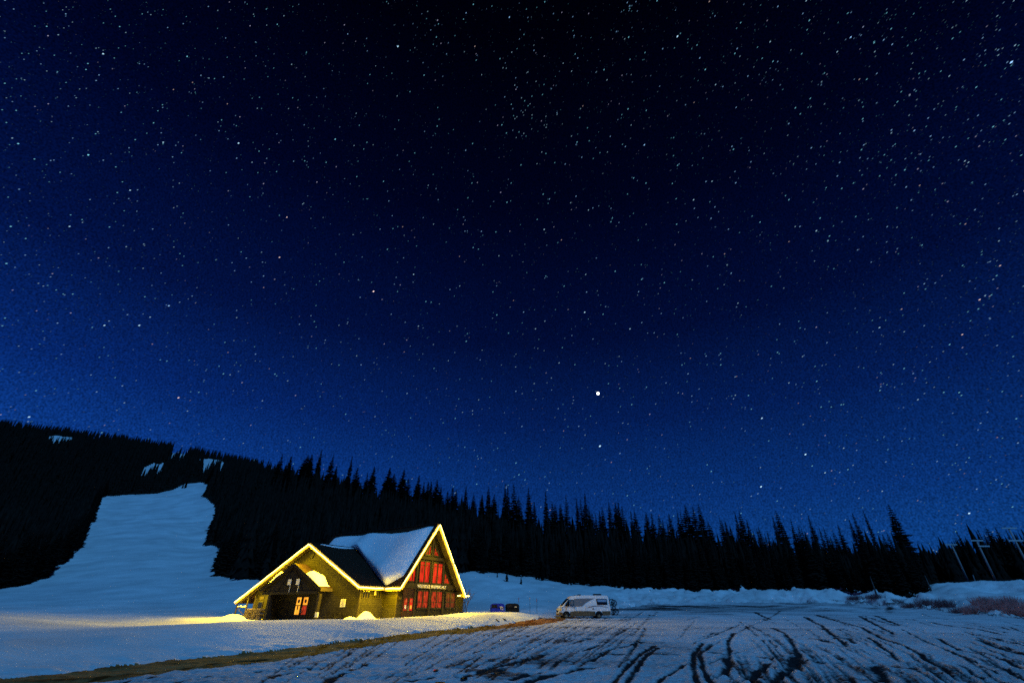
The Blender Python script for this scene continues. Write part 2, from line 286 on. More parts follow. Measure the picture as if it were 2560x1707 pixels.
def forest_mask(x, y, z):
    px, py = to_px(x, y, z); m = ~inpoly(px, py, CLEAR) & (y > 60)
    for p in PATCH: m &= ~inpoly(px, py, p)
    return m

# ------------------------------------------------------------------ wheel tracks (photo pixels -> points on the lot)
def zo(S_, ox, oy, L): return [[(ox + a / S_, oy + b / S_) for a, b in l] for l in L]
R7 = zo(2.219, 1500, 1450, [[(75,560),(150,480),(230,410),(300,360)], [(150,560),(200,490),(260,420),(320,370)], [(535,565),(520,470),(515,410),(570,350)], [(615,565),(570,480),(550,410),(620,355)], [(690,520),(715,450),(720,400),(705,350),(740,290)],
  [(960,265),(1020,290),(1060,335),(1090,390),(1110,440)], [(0,405),(130,370),(260,340)], [(1130,200),(1230,250),(1300,310),(1370,370)], [(1200,190),(1330,230),(1450,260),(1560,320),(1700,370),(1800,430),(1960,530)], [(1440,195),(1530,245),(1640,300)], [(1530,190),(1600,225),(1670,250)],
  [(1490,315),(1560,370),(1660,440)], [(1830,230),(1950,255),(2100,270),(2230,300)], [(1870,320),(1910,345),(2000,390),(2130,410)], [(300,565),(400,500),(520,450)], [(2200,430),(2352,490)], [(1850,510),(1960,540),(2100,540),(2250,565)], [(1160,320),(1280,350)], [(520,265),(730,265)], [(860,175),(940,215)],
  [(1690,210),(1760,216)], [(1880,290),(2010,300)], [(2180,320),(2352,360)], [(1960,230),(2100,240)], [(2240,370),(2300,385)], [(1380,320),(1400,350)], [(1220,150),(1500,160)]])
THICK = zo(2.219, 1500, 1450, [[(610,402),(780,412),(950,432),(1080,442),(1250,455),(1400,462),(1550,470),(1700,488),(1820,495)], [(2100,330),(2200,370),(2360,415)], [(1080,430),(1060,480),(1010,530),(960,570)], [(930,465),(880,520),(830,560)], [(1110,440),(1100,500)], [(690,430),(715,470),(700,520)], [(1520,480),(1560,560)], [(0,410),(120,412)]]) + \
  zo(2.613, 600, 1500, [[(530,545),(620,490),(700,460)], [(1420,505),(1560,470),(1700,430),(1900,385),(2000,350)], [(1100,520),(1300,490),(1500,500),(1700,455)], [(1850,545),(2100,470),(2300,430)], [(1780,520),(1950,470)]])
R6 = zo(2.613, 600, 1500, [[(700,450),(840,405)], [(200,500),(330,470)], [(330,440),(470,430)], [(1780,262),(1890,232)], [(2000,222),(2170,205)], [(2100,300),(2300,250)], [(1500,350),(1700,300)], [(1180,330),(1300,315)], [(2250,330),(2352,290)], [(2300,390),(2400,340)]]) + zo(3.36, 0, 1450, [[(1300,868),(1700,805),(2352,750)], [(2200,840),(2352,800)], [(1800,700),(2352,655)], [(900,800),(1400,745),(1800,700)], [(500,850),(1100,775)], [(1000,840),(1500,780)]])
def onlot(px, py):
    lo, hi = 6.0, 110.0                                # walk along the ray to the lot surface
    for _ in range(40):
        y = (lo + hi) / 2; p = at(px, py, y)
        if p.z > lotz(y): lo = y
        else: hi = y
    return (p.x, p.y)
TR = [([onlot(*q) for q in l], 1.0) for l in R7 + R6] + [([onlot(*q) for q in l], 2.0) for l in THICK]
for i in range(330):                                   # many shallow streaks following the sweep of the tracks
    px, py = rnd.uniform(620, 2620), rnd.uniform(1528, 1712); ln = rnd.uniform(70, 260) * (py - 1480) / 150
    sl = float(np.interp(px, [700, 1300, 1500, 1650, 1850, 2100, 2600], [-.28, -.35, -.6, -1.6, 1.2, .55, .30])) * rnd.uniform(.75, 1.3) * (py - 1490) / 110
    if px < 1330 and py < float(np.interp(px, [446, 700, 868, 1060, 1327], [1690, 1660, 1633, 1604, 1572])): continue
    dx = ln / math.sqrt(1 + sl * sl); q = [(px + dx * t, py + dx * sl * t + 3 * math.sin(2.5 * t + i)) for t in (0, .33, .66, 1)]
    if min(b_ for a_, b_ in q) < 1522: continue
    TR.append(([onlot(*v) for v in q], rnd.choice((.3, .4, .55, .7)) * (.7 if 1330 < px < 1800 else 1)))
DPATCH = [(1180, 1672, 90, 22, .55), (1320, 1650, 120, 16, .2), (1640, 1630, 60, 12, .3), (1420, 1690, 170, 22, .35), (1560, 1580, 90, 10, .25), (1120, 1700, 130, 16, .6), (1990, 1640, 30, 10, .3), (2200, 1700, 100, 18, .3), (1330, 1588, 24, 6, .4), (1150, 1602, 30, 6, .3), (2190, 1520, 10, 9, .55), (2225, 1521, 10, 10, .5), (780, 1664, 40, 8, .3), (840, 1690, 90, 14, .4), (1700, 1500 + 16, 160, 6, .2)]

# ------------------------------------------------------------------ terrain mesh
uc = np.concatenate([np.linspace(-3.2, -1.42, 24)[:-1], np.linspace(-1.42, 1.42, 760), np.linspace(1.42, 3.2, 24)[1:]])
yr = np.concatenate([np.linspace(-25, 5, 16)[:-1], np.exp(np.linspace(math.log(5), math.log(132), 560))[:-1], np.exp(np.linspace(math.log(132), math.log(430), 430))[:-1], np.exp(np.linspace(math.log(430), math.log(950), 60))])
U, Y = np.meshgrid(uc, yr); X = U * (np.maximum(Y, 0) + 3.0 + np.maximum(-Y, 0) * .6); X = X.ravel(); Y = Y.ravel()
Z0 = base_z(X, Y); PX, PY = to_px(X, Y, Z0)
lower = line(LOWER, PX) + 5 * vnoise(X, Y, 2.0, 5); foot = line(FOOT, PX) + 5 * vnoise(X, Y, 1.5, 9); ledge = line(LOTEDGE, PX) + 3 * vnoise(X, Y, 3.0, 3)
upper = np.where(PX < 1365, foot, ledge)
isroad = (PX < 1410) & (PY >= foot) & (PY < lower) & (Y < 64)
islot = (~isroad) & np.where(PX < 1345, PY >= lower, PY >= ledge) & (Y < 115)
islot |= (Y < 11) & (PX > 0)
FM = forest_mask(X, Y, Z0)
dirt = np.zeros(len(X)); dz = np.zeros(len(X))
near = np.where(Y < 112)[0]
for pts, wd in TR:
    best = np.full(len(near), 9.0); ymid = np.mean([p[1] for p in pts])
    bx0, bx1 = min(p[0] for p in pts) - 3, max(p[0] for p in pts) + 3; by0, by1 = min(p[1] for p in pts) - 3, max(p[1] for p in pts) + 3
    sel = (X[near] > bx0) & (X[near] < bx1) & (Y[near] > by0) & (Y[near] < by1); idx = near[sel]
    if not len(idx): continue
    x, y = X[idx], Y[idx]; best = np.full(len(idx), 9.0)
    x = x + .10 * vnoise(x, y, 1.6, 31); y = y + .22 * vnoise(x, y, 2.2, 37)
    for (ax, ay), (bx, by) in zip(pts[:-1], pts[1:]):
        dx, dy = bx - ax, by - ay; t = np.clip(((x - ax) * dx + (y - ay) * dy) / (dx * dx + dy * dy + 1e-9), 0, 1)
        best = np.minimum(best, np.hypot(x - ax - t * dx, (y - ay - t * dy) * (.75 if y.mean() > 25 else 1)))
    w = (.042 + .0021 * Y[idx]) * (1 + .5 * vnoise(X[idx], Y[idx], 1.1, 41)) * (1.9 if wd > 1 else 1.1 if wd == 1 else .7)
    core = np.clip(1.35 - best / w, 0, 1) * (.95 + .55 * vnoise(X[idx], Y[idx], 1.6, 43))
    dirt[idx] = np.maximum(dirt[idx], core * (1.0 if wd > 1 else .9 if wd == 1 else .25 + .6 * wd)); dz[idx] -= np.clip(1.2 - best / w, 0, 1) * .035 * wd ** .5
    dz[idx] += np.exp(-((best / w - 2.1) / .7) ** 2) * .018
pn = np.clip(.55 + 2.2 * fbm(X * .8 + Y * .1, Y, 1.3, 47, 4), 0, 1.5)
for px, py, rx, ry, s_ in DPATCH: dirt += s_ * pn * np.exp(-(((PX - px) / rx) ** 2 + ((PY - py) / ry) ** 2)) * islot
# churned snow on the lot, lumps on berm and bank, drifts on the open slopes
chop = np.where(islot, 1.0, 0.0)
dz += chop * (.05 * fbm(X, Y, .9, 51, 4) + .055 * fbm(X, Y + X * .3, .3, 57, 3)) * np.clip(1.2 - Y / 110, .25, 1)
dirt += chop * (.42 * np.clip(fbm(X * .6 + Y * .15, Y, 2.6, 61, 4), -.3, .7) + .24)
far_lot = np.clip((Y - 66) / 20, 0, 1) * chop; dirt += far_lot * (.22 + .34 * (fbm(X * .25, Y, 5, 66, 3) > -.1)) * np.clip(1.3 - (PX - 1280) / 900, .2, 1)
streak = fbm(X * .35 + Y * .12, Y - X * .55, .55, 71, 4)
dirt += np.where(isroad, .42 + .55 * streak, 0); dz += np.where(isroad, .05 * streak + .03 * fbm(X, Y, .5, 73, 3), 0)
bermface = (~islot) & (~isroad) & (Y < 62) & (PX < 1400)
nearfoot = np.exp(-np.clip((foot - PY), 0, 99) / 14) * bermface
dz += nearfoot * (.20 * np.clip(fbm(X, Y, .8, 81, 4), -.2, .6)); dz += bermface * .05 * fbm(X, Y, 2.2, 83, 3)
bank = (~islot) & (PX > 1540) & (Y > 62) & (Y < 125) & (~FM); bk = np.where(bank, 1.0, 0) * np.clip((ledge - PY) / 6, 0, 1)
cr_ = np.abs(vnoise(X, Y, 3.2, 91)) + .5 * np.abs(vnoise(X, Y, 1.4, 93)); dz += bk * (1.35 * (.32 - cr_) + .62 * fbm(X, Y, 1.3, 95, 3)) * np.where(PX > 2330, .5, 1)
lumps = bank * np.exp(-np.clip(ledge - PY, 0, 99) / 9); dz += lumps * 1.2 * np.clip(fbm(X, Y, 1.1, 97, 3), -.25, .7)
dirt += lumps * np.clip((PX - 2020) / 120, 0, 1) * .7 + lumps * .22
mound = np.exp(-(((PX - 2470) / 110) ** 2 + ((PY - 1472) / 22) ** 2)) * bank; dz += mound * 2.4 * fbm(X, Y, 9, 99, 2)
open_ = (~FM) & (~islot) & (~isroad) & (~bank) & (Y > 40)
dz += open_ * (.0075 * np.clip(Y, 0, 260) * fbm(X * .8 + Y * .6, Y * .8 - X * .6, 11.0, 103, 4) * .30 + .07 * fbm(X, Y, 2.0, 107, 3))
slope = open_ & (PX > 1160) & (PX < 1640) & (Y > 70); trail = np.sin(PX * .075 + PY * .22 + 3 * vnoise(X, Y, 11, 109)); dz += slope * .10 * np.clip(trail, -1, .3)
for px, py, ry in ((1856, 1474, 3.2),):
    dz += np.exp(-(((PX - px) / 5.5) ** 2 + ((PY - py) / 5) ** 2)) * 1.0 * (Y < 125) * (Y > 100)
Z = Z0 + dz; Z = np.where(Y > 640, Z - (Y - 640) * .05, Z)
nc, nr = len(uc), len(yr)
ii = (np.arange(nr - 1)[:, None] * nc + np.arange(nc - 1)[None]).ravel(); F = np.stack([ii, ii + 1, ii + nc + 1, ii + nc], 1)
xo = Y / 110
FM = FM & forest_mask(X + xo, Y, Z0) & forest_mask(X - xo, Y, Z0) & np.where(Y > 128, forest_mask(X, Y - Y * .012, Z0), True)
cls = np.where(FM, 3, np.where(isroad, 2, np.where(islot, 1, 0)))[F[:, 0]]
V = np.stack([X, Y, Z], 1)
def cut(name, k, m, label):
    f = F[cls == k]; used = np.unique(f); re = np.full(len(V), -1); re[used] = np.arange(len(used))
    return tag(np_mesh(name, V[used], re[f], m, True, {'dirt': ('FLOAT', dirt[used])}), label, None, None, 'structure')
cut('snow_ground', 0, M['snow'], 'open blue moonlit snow of the bank, slopes and ski run')
cut('parking_lot', 1, M['lot'], 'rutted slushy snow and wet dirt of the parking lot')
cut('access_road', 2, M['road'], 'brown muddy road strip running past the hut to the van')
cut('forest_floor', 3, M['floor'], 'snowy ground under the conifers, forest shade painted as dark colour')
_gx = X.reshape(nr, nc); _Z = Z.reshape(nr, nc)
def top_z(x, y):                                       # height of the finished mesh
    i = int(np.clip(np.searchsorted(yr, y) - 1, 0, nr - 2)); ty = (y - yr[i]) / (yr[i+1] - yr[i])
    a = np.interp(x, _gx[i], _Z[i]); b = np.interp(x, _gx[i+1], _Z[i+1]); return float(a * (1 - ty) + b * ty)

# ------------------------------------------------------------------ stars
def dirpx(px, py):
    u, v = (px - 1280) / FPX, (853.5 - py) / FPX; return Vector((u, cp - v * sp, sp + v * cp)).normalized()
SR = 6000.0; POLE = Vector((-math.cos(math.radians(49)) * math.cos(math.radians(12)), -math.cos(math.radians(49)) * math.sin(math.radians(12)), math.sin(math.radians(49))))
BR = [(858,669,2.0,'r'),(1378,1024,2.4,'w'),(1748,1117,1.9,'w'),(1850,1043,1.9,'w'),(914,107,1.8,'w'),(1556,84,1.8,'w'),(642,591,1.6,'r'),(548,329,1.8,'w'),(375,327,1.5,'w'),(299,437,1.5,'w'),(203,356,1.7,'c'),(388,702,1.7,'b'),(659,499,1.5,'r'),(1480,333,1.6,'b'),(2323,143,2.2,'b'),(237,124,1.7,'w'),(2226,1178,1.8,'w'),(67,957,1.7,'w'),(410,913,1.7,'r'),(1954,86,1.6,'b'),(1750,960,1.7,'w'),(240,747,1.6,'w'),(320,747,1.7,'w'),(345,728,1.3,'w'),(1343,717,1.6,'w'),(1250,527,1.4,'w'),(1895,1085,1.4,'w'),(2020,752,1.4,'w'),(1447,755,1.4,'w'),(2210,768,1.4,'r'),(2297,610,1.3,'r'),(2250,688,1.5,'r'),(1593,459,1.4,'w'),(770,320,1.5,'c'),(1170,40,1.5,'b'),(950,630,1.4,'w'),(1875,530,1.4,'w'),(160,520,1.5,'w'),(42,330,1.5,'c'),(25,520,1.4,'c'),(15,605,1.4,'c'),(1230,755,1.2,'w'),(1690,420,1.3,'b'),(2100,300,1.4,'b'),(1620,160,1.3,'c'),(430,130,1.4,'c')]
starL = [(a * 1.0884, b * 1.0884, s_, c) for a, b, s_, c in BR]
for S_, ox, oy, sz, L in ((7.84, 1200, 150, 1.0, [(485,725),(613,872),(643,958),(806,997),(890,987),(683,1152),(657,1094),(723,1117),(840,1028),(856,1083),(942,900),(982,862),(875,803),(814,745),(1017,1143),(1020,1080),(1013,1355),(764,1413),(858,1440),(711,1522),(700,353),(680,497),(728,537),(915,255),(1098,422),(1225,680),(1255,483),(1292,1105),(1510,1067),(1955,1130),(1970,957),(1793,1493),(1296,1323),(515,165),(1630,68),(1795,222),(2282,234)]),
        (4.704, 1100, 860, 1.0, [(722,245),(893,117),(495,70),(473,185),(98,194),(455,653),(585,622),(193,724),(1108,462),(1310,397),(1258,453),(757,805),(264,800),(291,1210),(404,1246),(109,1331),(765,1043),(1352,860),(1470,883),(1413,1218),(1668,1222),(1570,658),(1560,694),(2097,797),(2150,925),(2211,936),(1943,228),(1986,251),(2107,143),(2135,204),(1942,1357),(232,412),(1224,76),(1150,50),(890,267)]),
        (5.2275, 0, 0, .98, [(605,150),(948,292),(1353,303),(1645,427),(1256,632),(1358,712),(1495,760),(535,838),(613,930),(752,938),(280,1025),(322,1046),(1937,876),(1823,834),(1042,1165),(1130,1157),(978,1252),(1175,1375),(1696,1220),(1790,1208),(85,1280),(275,1256),(1972,195),(836,368),(65,410)]),
        (5.2275, 2160, 0, .95, [(185,300),(295,172),(1155,362),(500,488),(570,598),(1740,212),(1722,646),(1810,634),(845,1030),(720,1018),(1003,933),(614,903),(486,1200),(597,1248),(690,1303),(1205,1400),(1065,1503),(400,1380),(140,677),(1165,30),(1340,12),(1958,12)])):
    starL += [(ox + a / S_, oy + b / S_, sz * rnd.uniform(.85, 1.1), rnd.choice('wwbc')) for a, b in L]
for i in range(11000):
    px, py = rnd.uniform(-150, 2710), rnd.uniform(-150, 1420)
    m = rnd.random() ** 4.0
    starL.append((px, py, .40 + .85 * m, rnd.choice('wbbbcccv')))
for i in range(300):
    px, py = rnd.uniform(-20, 2580), rnd.uniform(-20, 1300)
    if not ((px < 400 or px > 2160) and py < 300): starL.append((px, py, rnd.uniform(.85, 1.12), rnd.choice('wwbbbccr')))
COL = {'w': (.46, .77, 1.0), 'r': (1.0, .70, .66), 'b': (.30, .58, 1.0), 'c': (.25, .78, 1.0), 'v': (.55, .52, .78)}
sv, sf, sc_ = [], [], []
for px, py, s_, c in starL:
    d = dirpx(px, py)
    if d.z < -.02: continue
    tr = POLE.cross(d); sn = tr.length; tr.normalize(); nb = tr.cross(d).normalized()
    pxr = SR / 455.0 / (1 + .9 * (((px - 1280) / FPX) ** 2 + ((py - 853) / FPX) ** 2) ** .5 * .35)
    a = pxr * .33 * s_; b = a + SR * .0011 * sn
    p = d * SR; k = len(sv)
    sv += [p + tr * b, p - tr * b, p + nb * a, p - nb * a, p + d * a, p - d * a]
    sf += [(k,k+2,k+4),(k+2,k+1,k+4),(k+1,k+3,k+4),(k+3,k,k+4),(k+2,k,k+5),(k+1,k+2,k+5),(k+3,k+1,k+5),(k,k+3,k+5)]
    e = min(1.4, .05 + .36 * max(0, s_ - .42) ** 1.5 * 1.9); sc_ += [[*(q * e for q in COL[c]), 1]] * 6
m = bpy.data.materials.new('starlight'); m.use_nodes = True; N, L = m.node_tree.nodes, m.node_tree.links; N.clear()
o_ = N.new('ShaderNodeOutputMaterial'); em = N.new('ShaderNodeEmission'); a_ = N.new('ShaderNodeAttribute'); a_.attribute_name = 'tint'
L.new(a_.outputs['Color'], em.inputs[0]); L.new(em.outputs[0], o_.inputs[0]); m.cycles.emission_sampling = 'NONE'
st = np_mesh('stars', np.array([tuple(v) for v in sv]), np.array(sf), m, False, {'tint': ('FLOAT_COLOR', np.array(sc_))})
tag(st, 'countless small blue white stars scattered over the dark night sky', None, None, 'stuff')
d = dirpx(1495, 983); pl = MB(); p = d * SR * .97; q = SR * .97 / 455
ms = mat('planet_light', (1, 1, 1), emit=(1, .97, .9), estr=3.0); ms.cycles.emission_sampling = 'NONE'
for i in range(7):
    th0 = math.pi * i / 6
    for j in range(12):
        ph = 2 * math.pi * j / 12; pl.v.append(tuple(p + Vector((math.sin(th0) * math.cos(ph), math.sin(th0) * math.sin(ph), math.cos(th0))) * q * 1.5))
pl.f = [(i*12+j, i*12+(j+1) % 12, (i+1)*12+(j+1) % 12, (i+1)*12+j) for i in range(6) for j in range(12)]
tag(pl.build('bright_planet', ms), 'brightest white point of light in the sky, low above the forest', 'planet')

# ------------------------------------------------------------------ the hut (local axes: s along the front, r into depth, z up)
TH = math.radians(57.61); VO = Vector((-13.279, 54.0, 0.0))
hut = empty('warming_hut', VO, TH, 'dark timber warming hut with steep gable and low porch wing, edged in yellow lights', 'building')
def hw(s, r, z): c, d = math.cos(TH), math.sin(TH); return Vector((VO.x + s * c - r * d, VO.y + s * d + r * c, z))
EZ = 3.491; KA = 6.663 / 5.111; KW = 4.463 / 9.33; SA = 5.111; ZA = EZ + 6.663; RW = 9.33; ZW = EZ + 4.463
fa = lambda s: ZA - KA * abs(s - SA); fw = lambda r: ZW - KW * abs(r - RW)
# walls
b = MB(); b.prism([(-2.72, .5, 0), (-2.72, 18.5, 0), (-2.72, 18.5, fw(18.5) - .3), (-2.72, RW, ZW - .3), (-2.72, .5, fw(.5) - .3)], (6.2, 0, 0)); b.build('wall', M['siding'], hut)
b = MB(); b.prism([(.5, -1.42, 0), (10.3, -1.42, 0), (10.3, -1.42, fa(10.3) - .38), (SA, -1.42, ZA - .42), (.5, -1.42, fa(.5) - .38)], (0, 17.3, 0)); wa = b.build('wall', M['siding'], hut)
# corner boards
for s, r in ((.47, -1.45), (10.2, -1.45)):
    z1 = fa(s + .08) - .45; b = MB().box(s, s + .16, r, r + .16, 0, z1); b.build('corner_board', M['timber_mid'], hut)
b = MB().box(-2.75, -2.59, .47, .63, 0, 3.3); b.build('corner_board', M['timber_mid'], hut)
# roofs: slabs with their own thickness
def slab(pts, th): return MB().prism(pts, (0, 0, -th))
lw = slab([(-3.32, 0, EZ), (3.6, 0, EZ), (3.6, RW, ZW), (-3.32, RW, ZW)], .24).build('roof', M['shingle'], hut)
slab([(-3.32, RW, ZW), (3.6, RW, ZW), (3.6, 21.18, fw(21.18)), (-3.32, 21.18, fw(21.18))], .24).build('roof', M['shingle'], hut)
slab([(0, -2.318, EZ), (SA, -2.318, ZA), (SA, 16.49, ZA), (0, 16.49, EZ)], .30).build('roof', M['shingle'], hut)
slab([(SA, -2.318, ZA), (10.684, -2.318, fa(10.684)), (10.684, 16.49, fa(10.684)), (SA, 16.49, ZA)], .30).build('roof', M['shingle'], hut)
MB().bar((SA, -2.2, ZA + .03), (SA, 16.4, ZA + .03), .30, .10).build('ridge_cap', M['timber'], hut)
MB().bar((-3.2, RW, ZW + .03), (3.3, RW, ZW + .03), .26, .09).build('ridge_cap', M['timber'], hut)
# fascia boards along rakes and eaves, soffits under the overhangs
def fascia(a, c, h=.38, t=.06, off=(0, 0, -.06)):
    off = Vector(off); MB().bar(Vector(a) + off, Vector(c) + off, t, h).build('fascia', M['fascia'], hut)
fascia((-3.36, 0, EZ - .12), (-3.36, RW, ZW - .12)); fascia((-3.36, RW, ZW - .12), (-3.36, 21.18, fw(21.18) - .12))
fascia((0, -2.36, EZ - .15), (SA, -2.36, ZA - .15)); fascia((SA, -2.36, ZA - .15), (10.684, -2.36, fa(10.684) - .15))
fascia((-3.3, -.04, EZ - .12), (-.06, -.04, EZ - .12), .34); fascia((-.04, -.08, EZ - .15), (-.04, -2.3, EZ - .15), .36)
slab([(-3.30, .05, fw(.05) - .25), (-2.73, .05, fw(.05) - .25), (-2.73, RW, ZW - .25), (-3.30, RW, ZW - .25)], .03).build('soffit', M['soffit'], hut)
slab([(-3.30, RW, ZW - .25), (-2.73, RW, ZW - .25), (-2.73, 21.1, fw(21.1) - .25), (-3.30, 21.1, fw(21.1) - .25)], .03).build('soffit', M['soffit'], hut)
slab([(.08, -2.3, fa(.08) - .31), (SA, -2.3, ZA - .31), (SA, -1.43, ZA - .31), (.08, -1.43, fa(.08) - .31)], .03).build('soffit', M['soffit'], hut)
slab([(SA, -2.3, ZA - .31), (10.6, -2.3, fa(10.6) - .31), (10.6, -1.43, fa(10.6) - .31), (SA, -1.43, ZA - .31)], .03).build('soffit', M['soffit'], hut)
slab([(-2.7, .02, EZ - .25), (.0, .02, EZ - .25), (.0, .49, EZ - .25), (-2.7, .49, EZ - .25)], .03).build('soffit', M['soffit'], hut)
# side bay with a flat snowy roof on the far corner
MB().box(10.3, 11.66, -1.40, 4.0, 0, 2.72).build('side_bay', M['siding'], hut)
MB().box(9.9, 12.15, -1.75, 4.3, 2.72, 2.84).build('bay_roof', M['soffit'], hut)
# gable front frame: beams, posts
fy = -1.42
MB().box(.6, 10.25, fy - .12, fy, 3.40, 3.90).build('beam', M['timber_mid'], hut)
MB().box(3.0, 8.1, fy - .20, fy, 6.30, 6.62).build('beam', M['timber_mid'], hut)
MB().box(7.35, 8.35, fy - .85, fy - .21, 6.22, 6.56).build('beam_end', M['timber'], hut)
MB().box(9.75, 10.6, fy - .85, fy - .03, 2.98, 3.24).build('beam_end', M['timber'], hut)
for s, z0, z1 in ((3.05, 3.91, 6.29), (5.36, 3.91, 6.29), (7.46, 3.91, 6.29), (5.30, 6.63, ZA - .75), (3.05, .3, 3.39), (5.40, .3, 3.39), (7.72, .3, 3.39)):
    MB().box(s - .12, s + .12, fy - .14, fy, z0, z1).build('post', M['timber_mid'], hut)
for sg in (-1, 1):                                     # raking trim inside the gable
    MB().bar((SA + sg * .12, fy - .05, ZA - .80), (SA + sg * 4.55, fy - .05, ZA - .80 - KA * 4.43), .09, .26).build('rake_trim', M['timber'], hut)
def window(s0, s1, z0, z1, m, y=fy, mull=1, trans=None, poly=None, fr=.115):
    """frame with muntins, pane as its sub-part"""
    f = MB(); pts = poly or [(s0, z0), (s1, z0), (s1, z1), (s0, z1)]; q = len(pts)
    for i in range(q):
        a, c = pts[i], pts[(i + 1) % q]; f.bar((a[0], y - .035, a[1]), (c[0], y - .035, c[1]), .09, fr * 1.3)
    cs, cz = sum(p[0] for p in pts) / q, sum(p[1] for p in pts) / q
    if not poly:
        for k in range(1, mull + 1):
            s = s0 + (s1 - s0) * k / (mull + 1); f.box(s - fr * .75, s + fr * .75, y - .06, y - .012, z0 + .06, z1 - .06)
        for zt in trans or []: f.box(s0 + .05, s1 - .05, y - .05, y - .014, zt - .03, zt + .03)
    else:
        lo = min(p[1] for p in pts); hi = max(p[1] for p in pts)
        f.box(cs - .05, cs + .05, y - .05, y - .014, lo + .05, lo + (hi - lo) * .55); f.box(min(p[0] for p in pts) + .1, max(p[0] for p in pts) - .3, y - .05, y - .014, lo + (hi - lo) * .42, lo + (hi - lo) * .42 + .06)
    o = f.build('window', M['frame'], hut)
    g = MB(); g.prism([(p[0] + (cs - p[0]) * .04, y - .012, p[1] + (cz - p[1]) * .04) for p in pts], (0, .008, 0)); g.build('pane', m, o)
    return o
window(3.44, 5.12, 3.98, 6.12, M['redglow'], mull=1, trans=[5.72]); window(5.62, 7.30, 3.95, 6.08, M['redglow'], mull=1, trans=[5.72])
window(0, 0, 0, 0, M['redglow'], poly=[(1.62, 4.02), (2.82, 4.02), (2.82, 5.55)]); window(0, 0, 0, 0, M['redglow'], poly=[(7.72, 4.0), (8.90, 4.0), (7.72, 5.35)])
window(0, 0, 0, 0, M['redglow'], poly=[(4.05, 6.78), (5.02, 6.78), (5.02, 8.0)]); window(0, 0, 0, 0, M['redglow'], poly=[(5.62, 6.78), (6.58, 6.78), (5.62, 7.95)])
window(3.45, 5.22, 1.55, 3.22, M['dimred'], mull=1, trans=[2.15]); window(5.66, 7.56, 1.55, 3.22, M['dimred'], mull=1, trans=[2.15]); window(8.20, 9.95, 1.58, 3.14, M['brownred'], mull=1, trans=[2.2])
for s0, s1 in ((3.55, 4.25), (4.43, 5.12), (5.76, 6.52), (6.70, 7.46), (8.3, 9.0), (9.15, 9.85)):   # pale sill rails seen through the lower panes
    MB().box(s0, s1, fy - .047, fy - .02, 2.12, 2.17).build('curtain_rail', M['soffit'], hut)
# double door of the gable front
for s0 in (1.34, 2.16):
    d_ = MB().box(s0, s0 + .80, fy - .06, fy - .005, .45, 2.72).build('door', M['doorred'], hut)
    MB().box(s0 + .20, s0 + .62, fy - .075, fy - .062, 1.35, 2.45).build('pane', M['dimred'] if s0 < 2 else M['redglow'], d_)
    MB().disc((s0 + .41, fy - .085, 2.22), .15, 'y', .016, 16).build('wreath', M['orangered'], d_)
    MB().box(s0 + .28, s0 + .52, fy - .088, fy - .077, 1.50, 1.82).build('paper_notice', M['white'] if s0 < 2 else M['orange'], d_)
    MB().bar((s0 + (.74 if s0 < 2 else .06), fy - .11, 1.35), (s0 + (.74 if s0 < 2 else .06), fy - .11, 1.75), .03, .03).build('handle', M['grey'], d_)
MB().box(2.135, 2.165, fy - .09, fy - .01, .45, 2.72).build('door_astragal', M['soffit'], hut)
MB().box(1.24, 3.05, fy - .09, fy, 2.72, 3.38).build('transom_panel', M['doorred'], hut)
MB().box(.72, 1.10, fy - .03, fy, 2.35, 2.62).build('wall_plaque', M['soffit'], hut)
for s, z in ((3.18, 3.22), (7.85, 3.10)):
    lb = MB(); lb.disc((s, fy - .2, z), .13, 'z', .22, 10); lb.bar((s, fy - .12, z + .1), (s, fy, z + .1), .05, .05); lb.build('wall_lantern', M['black'], hut)
# the sign over the windows
tc = bpy.data.curves.new('sign_text', 'FONT'); tc.body = 'WESTRIDGE WARMING HUT'; tc.extrude = .015; tc.size = .46
to = bpy.data.objects.new('sign_text', tc); C.objects.link(to); bpy.context.view_layer.update()
me = bpy.data.meshes.new_from_object(to.evaluated_get(bpy.context.evaluated_depsgraph_get())); bpy.data.objects.remove(to)
sg_ = bpy.data.objects.new('sign_lettering', me); C.objects.link(sg_); me.materials.clear(); me.materials.append(M['letter'])
xs = [v.co.x for v in me.vertices]; ys = [v.co.y for v in me.vertices]; x0, x1, y0, y1 = min(xs), max(xs), min(ys), max(ys)
for v in me.vertices: v.co = Vector((3.20 + (v.co.x - x0) / (x1 - x0) * 4.86, fy - .16 - v.co.z, 3.47 + (v.co.y - y0) / (y1 - y0) * .32))
sg_.parent = hut
# inner corner wall fittings
MB().box(.86, 1.0, -.2, .3, 1.65, 2.35).build('meter_box', M['soffit'], hut)
for s0, s1, lit in ((-2.45, -1.5, 0), (-.98, -.05, 1)):
    f = MB(); y = .5
    for k in range(4):
        a = s0 + (s1 - s0) * k / 3; f.box(a - .04, a + .04, y - .05, y - .005, 2.42, 3.12)
    f.box(s0, s1, y - .045, y - .006, 2.40, 2.48); f.box(s0, s1, y - .045, y - .006, 3.08, 3.15); o = f.build('window', M['timber_mid'], hut)
    MB().box(s0 + .04, s1 - .04, y - .012, y - .004, 2.45, 3.1).build('pane', M['darkglass'], o)
    if lit: MB().box(s0 + .12, s0 + .40, y - .018, y - .013, 2.72, 3.08).build('lit_pane', M['yellowglow'], o)
